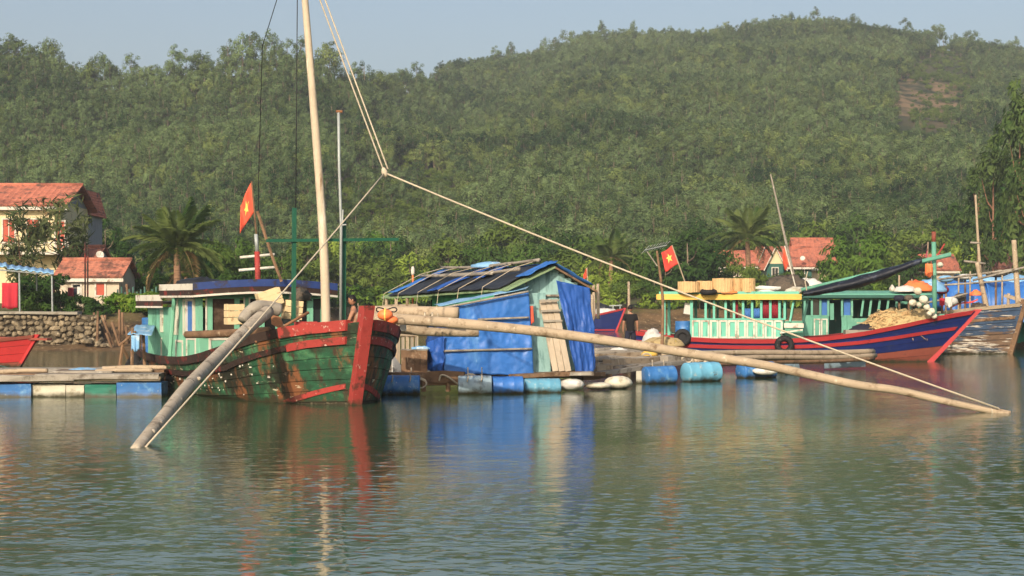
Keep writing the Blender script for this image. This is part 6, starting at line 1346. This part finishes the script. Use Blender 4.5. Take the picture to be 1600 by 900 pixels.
for a, b in (((1506, 408, 80.5), (1540, 412, 80.5)), ((1516, 379, 80.6), (1532, 380, 80.6)), ((1440, 440, 83), (1592, 420, 79.4)), ((1520, 438, 80), (1600, 418, 79))): obj('spar', MB().tube([W(*a), W(*b)], .05, 6), 'wood_grey', ob, True)
obj('bow_wale', MB().beam(W(1572, 462, 80.0)-up*0, W(1600, 470, 79.2), .3, .12), 'wood_pale', ob)
roll(1530, 496, 80.2, .6, .5, .62, 'net_dark', 'brown bundle on the bow of the old bare-planked boat', 'bundle', 'bundle', 81); roll(1524, 462, 80.0, .28, .25, .25, 'orange_plastic', 'orange float bag on the spar of the old bare-planked boat', 'float_bag', 'float', 82)
single('red_ribbon', MB().slab(lambda u, v: W(1488+40*u, 478-12*u+2.5*v, 79.8)+up*.05*math.sin(u*6), 10, 1, Vector((0, .02, 0))), 'flag_red', 'red ribbon cloth stretched to the orange float bag', 'ribbon')
# boat under blue tarpaulin behind
BB = Hull((29.5, 90), (.98, -.2), 15, [0, .5, 1.2, 2.5, 5, 9, 12, 15], [.1, .6, 1.1, 1.7, 2.0, 2.0, 1.9, 1.6], [.05, .36, .75, 1.3, 1.6, 1.6, 1.5, 1.1], [2.0, 1.9, 1.75, 1.5, 1.2, 1.1, 1.1, 1.3], .8)
bb = thing('covered_boat', BB.loc(6, 0, 0), 'boat covered with bulging bright blue tarpaulins behind the old planked boat', 'boat'); BB.build(bb, 5, lambda k, n, s: 'plastic_green' if k > 1 else 'weed')
def cover(p0, p1, yt, yb, d, seed, m='tarp_blue'):
    def fn(u, v):
        px = p0+(p1-p0)*u; a = math.pi*(v*.98); zt, zb = W(0, yt, d).z, W(0, yb, d).z
        return Vector(((px-800)/F_PX*d, d-1.4*math.cos(a)*1.0+.5, zb+(zt-zb)*math.sin(a)**.55))+Vector((0, 1, 0))*.16*nz((u*7+seed, v*4, 0))+up*(.12*nz((u*6, v*4, seed))-.10*abs(math.sin(u*9)))
    return MB().slab(fn, 30, 16, up*-.02)
obj('tarpaulin', cover(1466, 1542, 438, 500, 88, 1), 'tarp_blue', bb, True); obj('tarpaulin', cover(1538, 1640, 438, 500, 87.5, 2), 'tarp_blue', bb, True); obj('tarpaulin', cover(1500, 1620, 428, 450, 90, 5), 'tarp_light', bb, True)
single('cloth', hung(1468, 1476, 466, 478, 78, .03, 1), 'cloth_red', 'small red cloth hung on the line before the blue tarpaulins', 'cloth', smooth=True); single('cloth', hung(1477, 1488, 464, 480, 78, .03, 1), 'cloth_white', 'small white cloth hung on the line before the blue tarpaulins', 'cloth', smooth=True)
# green-hulled boat at the frame edge
GB = Hull((27.5, 88), (.5, -.86), 10, [0, .5, 1.2, 2.5, 5, 10], [.1, .6, 1.1, 1.7, 2.0, 1.6], [.05, .36, .75, 1.3, 1.6, 1.1], [1.9, 1.8, 1.65, 1.4, 1.1, 1.2], .6)
gb = thing('fishing_boat', GB.loc(5, 0, 0), 'green hulled boat half hidden beyond the old planked bow', 'boat'); GB.build(gb, 5, lambda k, n, s: 'plastic_green' if k > 1 else 'weed'); obj('gunwale', GB.rail(lambda s: GB.zd(s), .05, 9.8, .16, .06), 'red_gloss', gb); obj('stem_post', GB.stem(2.0, .18, .25), 'red_gloss', gb)
# small navy boat by the far bank
SB = Hull((W(962, 516, 140).x, 140), (.93, -.36), 8, [0, .4, 1.0, 2, 4, 6, 8], [.08, .4, .8, 1.1, 1.3, 1.25, 1.0], [.04, .25, .5, .8, 1.0, .95, .7], [1.75, 1.6, 1.4, 1.15, .9, .85, 1.0], .7)
sb = thing('small_boat', SB.loc(4, 0, 0), 'small navy boat with a red rim moored by the far mud bank', 'boat'); SB.build(sb, 5, lambda k, n, s: 'navy_hull'); obj('gunwale', SB.rail(lambda s: SB.zd(s), .05, 7.8, .16, .06), 'red_gloss', sb); obj('stem_post', SB.stem(1.85, .14, .24), 'red_gloss', sb); obj('boot_stripe', SB.rail(lambda s: .12, .1, 7.8, .12, .04), 'red_gloss', sb)
roll(945, 496, 140.5, 1.6, .8, .7, 'cloth_white', 'pale sheet thrown over the small navy boat', 'sheet', 'sheet', 91); roll(930, 492, 142, 1.8, .9, .9, 'tarp_black', 'dark net heap on the small navy boat', 'net_heap', 'net', 92)
for px, y0, y1 in ((958, 462, 495), (969, 462, 495)): obj('rail_post', MB().tube([W(px, y1, 140.5), W(px, y0+14, 140.5)], .05, 5), 'metal_grey', sb)
obj('rail', MB().tube([W(952, 478, 140.5), W(972, 477, 140.5)], .05, 5), 'metal_grey', sb)
# poles by the far bank
for px, y0, y1, d in ((983, 440, 500, 140), (928, 445, 490, 120), (934, 443, 490, 121), (925, 460, 500, 118)): single('pole', log_mb([W(px, y1+8, d), W(px, (y0+y1)/2, d), W(px-.5, y0, d)], .13, .10, 7, px, 3), 'wood_pale', 'bare upright pole near the far mud bank', 'pole', 'poles at the far bank', True)
# red boat at the left edge
RB = Hull((W(28, 575, 64).x, 64), (.93, -.36), 9, [0, .4, 1.0, 2, 4, 6, 9], [.08, .4, .8, 1.2, 1.5, 1.5, 1.2], [.04, .25, .5, .85, 1.2, 1.2, .9], [1.08, 1.0, .9, .75, .6, .6, .75], .75)
rb = thing('red_boat', RB.loc(4, 0, 0), 'red wooden boat whose raked bow juts past the stone wall', 'boat'); RB.build(rb, 5, lambda k, n, s: 'red_boat' if k > 1 else 'antifoul'); obj('stem_post', RB.stem(1.15, .12, .22), 'red_boat', rb); obj('gunwale', RB.rail(lambda s: RB.zd(s), .02, 8.8, .12, .05), 'antifoul', rb); obj('bowsprit', MB().beam(RB.loc(1.0, 0, 1.02), RB.loc(-1.35, 0, .98), .3, .08), 'antifoul', rb)

# odds and ends heaped on the moored boats
for i, (px, y, d, rx, rz, m, what) in enumerate(((1405, 470, 74.5, .4, .3, 'cloth_navy', 'navy bundle'), (1420, 470, 74.4, .35, .3, 'net_dark', 'grey brown bundle'), (1472, 458, 78.5, .5, .4, 'cloth_maroon', 'dull red bundle'), (1486, 476, 79, .5, .4, 'cloth_white', 'white sack'), (1500, 470, 79.5, .45, .4, 'net_dark', 'brown net bundle'), (1478, 440, 84, .6, .35, 'tarp_light', 'pale sheet bundle'), (1508, 436, 85.5, .6, .3, 'cloth_white', 'white tarpaulin bundle'), (1556, 432, 86.5, .8, .3, 'net_dark', 'dark net roll'), (1444, 462, 76.2, .35, .3, 'tarp_deep_blue', 'deep blue bundle'))):
    z0 = W(0, y, d).z; mb = MB().tube([WZ(px, d+.1, .4), WZ(px, d+.1, z0+.02)], .05, 6)
    t_ = thing('deck_bundle', WZ(px, d, .4), what+' stowed on a stand among the boats moored by the navy bow', 'bundle', 'bundles on the moored boats')
    obj('stand', mb, 'wood_brown', t_); obj('bundle', blob(Vector((W(px, y, d).x, d, z0+rz*.35)), (rx*.62, rx*.5, rz*.5)), m, t_, True)
for p0, y0, p1, y1, d in ((1404, 452, 1470, 436, 78), (1440, 474, 1512, 458, 79), (1470, 446, 1600, 436, 84)):
    single('spar', log_mb([W(p0, y0, d), W((p0+p1)/2, (y0+y1)/2+1, d), W(p1, y1, d)], .05, .04, 6, p0, 3), 'wood_grey', 'thin grey spar laid across the moored boats', 'spar', 'spars across the moored boats', True)
for px, yt, d in ((1404, 430, 76), (1424, 436, 76.2), (1497, 430, 84), (1515, 424, 85), (1565, 430, 86)):
    single('pole', MB().tube([WZ(px, d, .6), W(px+1, yt, d)], .04, 6), 'wood_pale', 'short thin pole standing among the moored boats', 'pole', 'short poles among the moored boats')
# ---------------------------------------------------------------- people
def skinned(name, joints, edges, m, parent, root=0, lv=2):
    off = worldloc(parent); me = bpy.data.meshes.new(name); me.from_pydata([tuple(Vector(j[0])-off) for j in joints], edges, [])
    o = bpy.data.objects.new(name, me); COL.objects.link(o); o.parent = parent
    sk = o.modifiers.new('skin', 'SKIN'); sk.use_smooth_shade = True
    for i, j in enumerate(joints):
        r = j[1]; me.skin_vertices[0].data[i].radius = r if isinstance(r, tuple) else (r, r)
    me.skin_vertices[0].data[root].use_root = True
    o.modifiers.new('sub', 'SUBSURF').levels = lv; o.modifiers['sub'].render_levels = lv
    me.materials.append(MATS[m]); return o
def hand(joints, edges, wrist_i, wrist, d, side, curl=.3):
    """palm and five short finger chains"""
    wv = Vector(wrist); d = Vector(d).normalized(); pal = len(joints); joints.append((wv+d*.075, (.036, .018))); edges.append((wrist_i, pal))
    x = Vector(side).normalized(); fwd = d.cross(x).normalized()
    for k, (o_, ln) in enumerate(((-.030, .062), (-.010, .074), (.010, .07), (.028, .055))):
        a = len(joints); b0 = wv+d*.095+x*o_; joints.append((b0, .010)); joints.append((b0+d*ln*.55+fwd*ln*curl*.3, .0085)); joints.append((b0+d*ln*.9+fwd*ln*curl, .007)); edges += [(pal, a), (a, a+1), (a+1, a+2)]
    a = len(joints); joints.append((wv+d*.05-x*.042, .011)); joints.append((wv+d*.085-x*.060, .009)); edges += [(pal, a), (a, a+1)]
def head(parent, c, face, hs=.115, cap=True):
    """head with nose, ears, eyes and hair; c: centre of the skull, face: facing direction"""
    c = Vector(c); f = Vector(face).normalized(); s = Vector((0, 0, 1)).cross(f).normalized(); q = Matrix((s, -f, Vector((0, 0, 1)))).transposed().to_quaternion()
    m = blob(c, (hs*.68, hs*.86, hs), q, 16, 12); o = obj('head', m, 'skin', parent, True)
    n = MB(); n.add([c+f*hs*.82+Vector((0, 0, hs*.15)), c+f*hs*.82-Vector((0, 0, hs*.25))+s*hs*.14, c+f*hs*.82-Vector((0, 0, hs*.25))-s*hs*.14, c+f*hs*1.08-Vector((0, 0, hs*.20))], [(0, 1, 3), (0, 3, 2), (1, 2, 3)]); obj('nose', n, 'skin', o, True)
    for k in (-1, 1):
        obj('ear', blob(c+s*(k*hs*.70)-Vector((0, 0, hs*.08)), (.012, .022, .032), q, 8, 6), 'skin', o, True)
        obj('eye', blob(c+f*hs*.78+s*(k*hs*.28)+Vector((0, 0, hs*.05)), (.012, .010, .009), q, 8, 6), 'hair', o, True)
    obj('mouth', blob(c+f*hs*.80-Vector((0, 0, hs*.48)), (.026, .008, .007), q, 8, 6), 'cloth_maroon', o, True)
    hm = MB(); k, nn_ = 7, 16; vs = []; fs = []
    for i in range(k+1):
        for j in range(nn_):
            a = 2*math.pi*j/nn_; fr_ = math.cos(a); lim = 1.95-.95*max(0, fr_)-.1*abs(math.sin(a)); ph = lim*i/k
            v = f*(math.sin(ph)*fr_*hs*.93)+s*(math.sin(ph)*math.sin(a)*hs*.77)+Vector((0, 0, math.cos(ph)*hs*1.09)); vs.append(c+v*(1+.04*nz((a*2, i, c.x))))
    for i in range(k):
        for j in range(nn_): fs.append((i*nn_+j, (i+1)*nn_+j, (i+1)*nn_+(j+1) % nn_, i*nn_+(j+1) % nn_))
    hm.add(vs, fs); obj('hair', hm, 'hair', parent, True)
V = Vector
# standing man on the raft, seen from behind
px_, dp = 985, 62.5; b = WZ(px_, dp, .50)
t = thing('person', b, 'person in a black shirt and dark shorts standing on the raft with back turned', 'person')
def P_(x, y, z): return b+V((x, y, z))
J = [(P_(0, 0, .86), (.13, .10)), (P_(0, .01, 1.05), (.13, .095)), (P_(0, .02, 1.25), (.155, .10)), (P_(0, .03, 1.38), (.07, .06)), (P_(0, .04, 1.46), .05), (P_(.17, .02, 1.33), .062), (P_(.235, .0, 1.08), .046), (P_(.25, .06, .85), .032), (P_(-.17, .02, 1.33), .062), (P_(-.235, .0, 1.08), .046), (P_(-.25, .05, .85), .032),
     (P_(.09, 0, .78), .088), (P_(.11, .02, .46), .06), (P_(.115, -.01, .10), .042), (P_(.12, .12, .04), (.04, .03)), (P_(-.09, 0, .78), .088), (P_(-.12, .0, .46), .06), (P_(-.13, -.02, .10), .042), (P_(-.14, .11, .04), (.04, .03))]
E = [(0, 1), (1, 2), (2, 3), (3, 4), (2, 5), (5, 6), (6, 7), (2, 8), (8, 9), (9, 10), (0, 11), (11, 12), (12, 13), (13, 14), (0, 15), (15, 16), (16, 17), (17, 18)]
hand(J, E, 7, J[7][0], (0, .12, -1), (0, 1, 0)); hand(J, E, 10, J[10][0], (0, .12, -1), (0, 1, 0))
skinned('body', J, E, 'skin', t)
skinned('shirt', [(P_(0, 0, .70), (.17, .135)), (P_(0, 0, .84), (.165, .13)), (P_(0, .01, 1.05), (.15, .115)), (P_(0, .02, 1.26), (.175, .12)), (P_(0, .03, 1.37), (.09, .08)), (P_(.18, .02, 1.33), .08), (P_(.225, .01, 1.12), .07), (P_(-.18, .02, 1.33), .08), (P_(-.225, .01, 1.12), .07)], [(0, 1), (1, 2), (2, 3), (3, 4), (3, 5), (5, 6), (3, 7), (7, 8)], 'cloth_black', t)
skinned('shorts', [(P_(0, 0, .88), (.15, .115)), (P_(.09, 0, .76), .11), (P_(.115, .02, .42), .10), (P_(-.09, 0, .76), .11), (P_(-.12, .0, .42), .10)], [(0, 1), (1, 2), (0, 3), (3, 4)], 'cloth_navy', t)
head(t, P_(0, .06, 1.58), (.1, 1, -.1))
# man sitting on the bow of the green boat behind the stem
b = FB.loc(2.3, 1.0, 1.42); single('fish_box', MB().box(FB.loc(2.3, 1.0, 1.27), (.6, .5, .42), Quaternion((0, 0, 1), .5)), 'wood_brown', 'low wooden box under the person sitting at the bow', 'box'); t = thing('person', b, 'dark-haired person sitting low behind the red stem and looking along the boat', 'person')
def Q_(x, y, z): return b+V((x, y, z))
J = [(Q_(0, 0, .16), (.13, .10)), (Q_(.02, 0, .36), (.13, .095)), (Q_(0, 0, .58), (.155, .10)), (Q_(-.01, 0, .72), (.065, .06)), (Q_(-.03, 0, .80), .05), (Q_(-.02, -.19, .66), .06), (Q_(-.10, -.25, .44), .045), (Q_(-.28, -.16, .36), .032), (Q_(-.02, .19, .66), .06), (Q_(-.10, .25, .44), .045), (Q_(-.28, .16, .36), .032),
     (Q_(-.1, -.10, .14), .085), (Q_(-.42, -.13, .30), .06), (Q_(-.48, -.13, -.02), .042), (Q_(-.60, -.13, -.07), (.04, .03)), (Q_(-.1, .10, .14), .085), (Q_(-.42, .13, .30), .06), (Q_(-.48, .13, -.02), .042), (Q_(-.60, .13, -.07), (.04, .03))]
E = [(0, 1), (1, 2), (2, 3), (3, 4), (2, 5), (5, 6), (6, 7), (2, 8), (8, 9), (9, 10), (0, 11), (11, 12), (12, 13), (13, 14), (0, 15), (15, 16), (16, 17), (17, 18)]
hand(J, E, 7, J[7][0], (-1, .1, -.1), (0, 1, 0)); hand(J, E, 10, J[10][0], (-1, -.1, -.1), (0, 1, 0))
skinned('body', J, E, 'skin', t)
skinned('shorts', [(Q_(0, 0, .2), (.15, .115)), (Q_(-.1, -.1, .15), .10), (Q_(-.36, -.13, .28), .085), (Q_(-.1, .1, .15), .10), (Q_(-.36, .13, .28), .085)], [(0, 1), (1, 2), (0, 3), (3, 4)], 'cloth_navy', t)
head(t, Q_(-.05, 0, .93), (-1, -.25, -.05))
# ---------------------------------------------------------------- haze: even air over the whole place
def haze():
    mb = MB().box((0, 620, 95), (1900, 1500, 196)); o = obj('haze', mb, None); tag(o, 'thin pale haze over the harbour and hills', 'haze', kind='stuff')
    m = bpy.data.materials.new('haze_air'); m.use_nodes = True; n = m.node_tree.nodes; n.remove(n['Principled BSDF'])
    v = n.new('ShaderNodeVolumePrincipled'); v.inputs['Color'].default_value = (0.86, 0.92, 1.0, 1); v.inputs['Density'].default_value = 0.00032; v.inputs['Anisotropy'].default_value = 0.0
    m.node_tree.links.new(v.outputs[0], n['Material Output'].inputs['Volume']); o.data.materials.append(m)
haze()
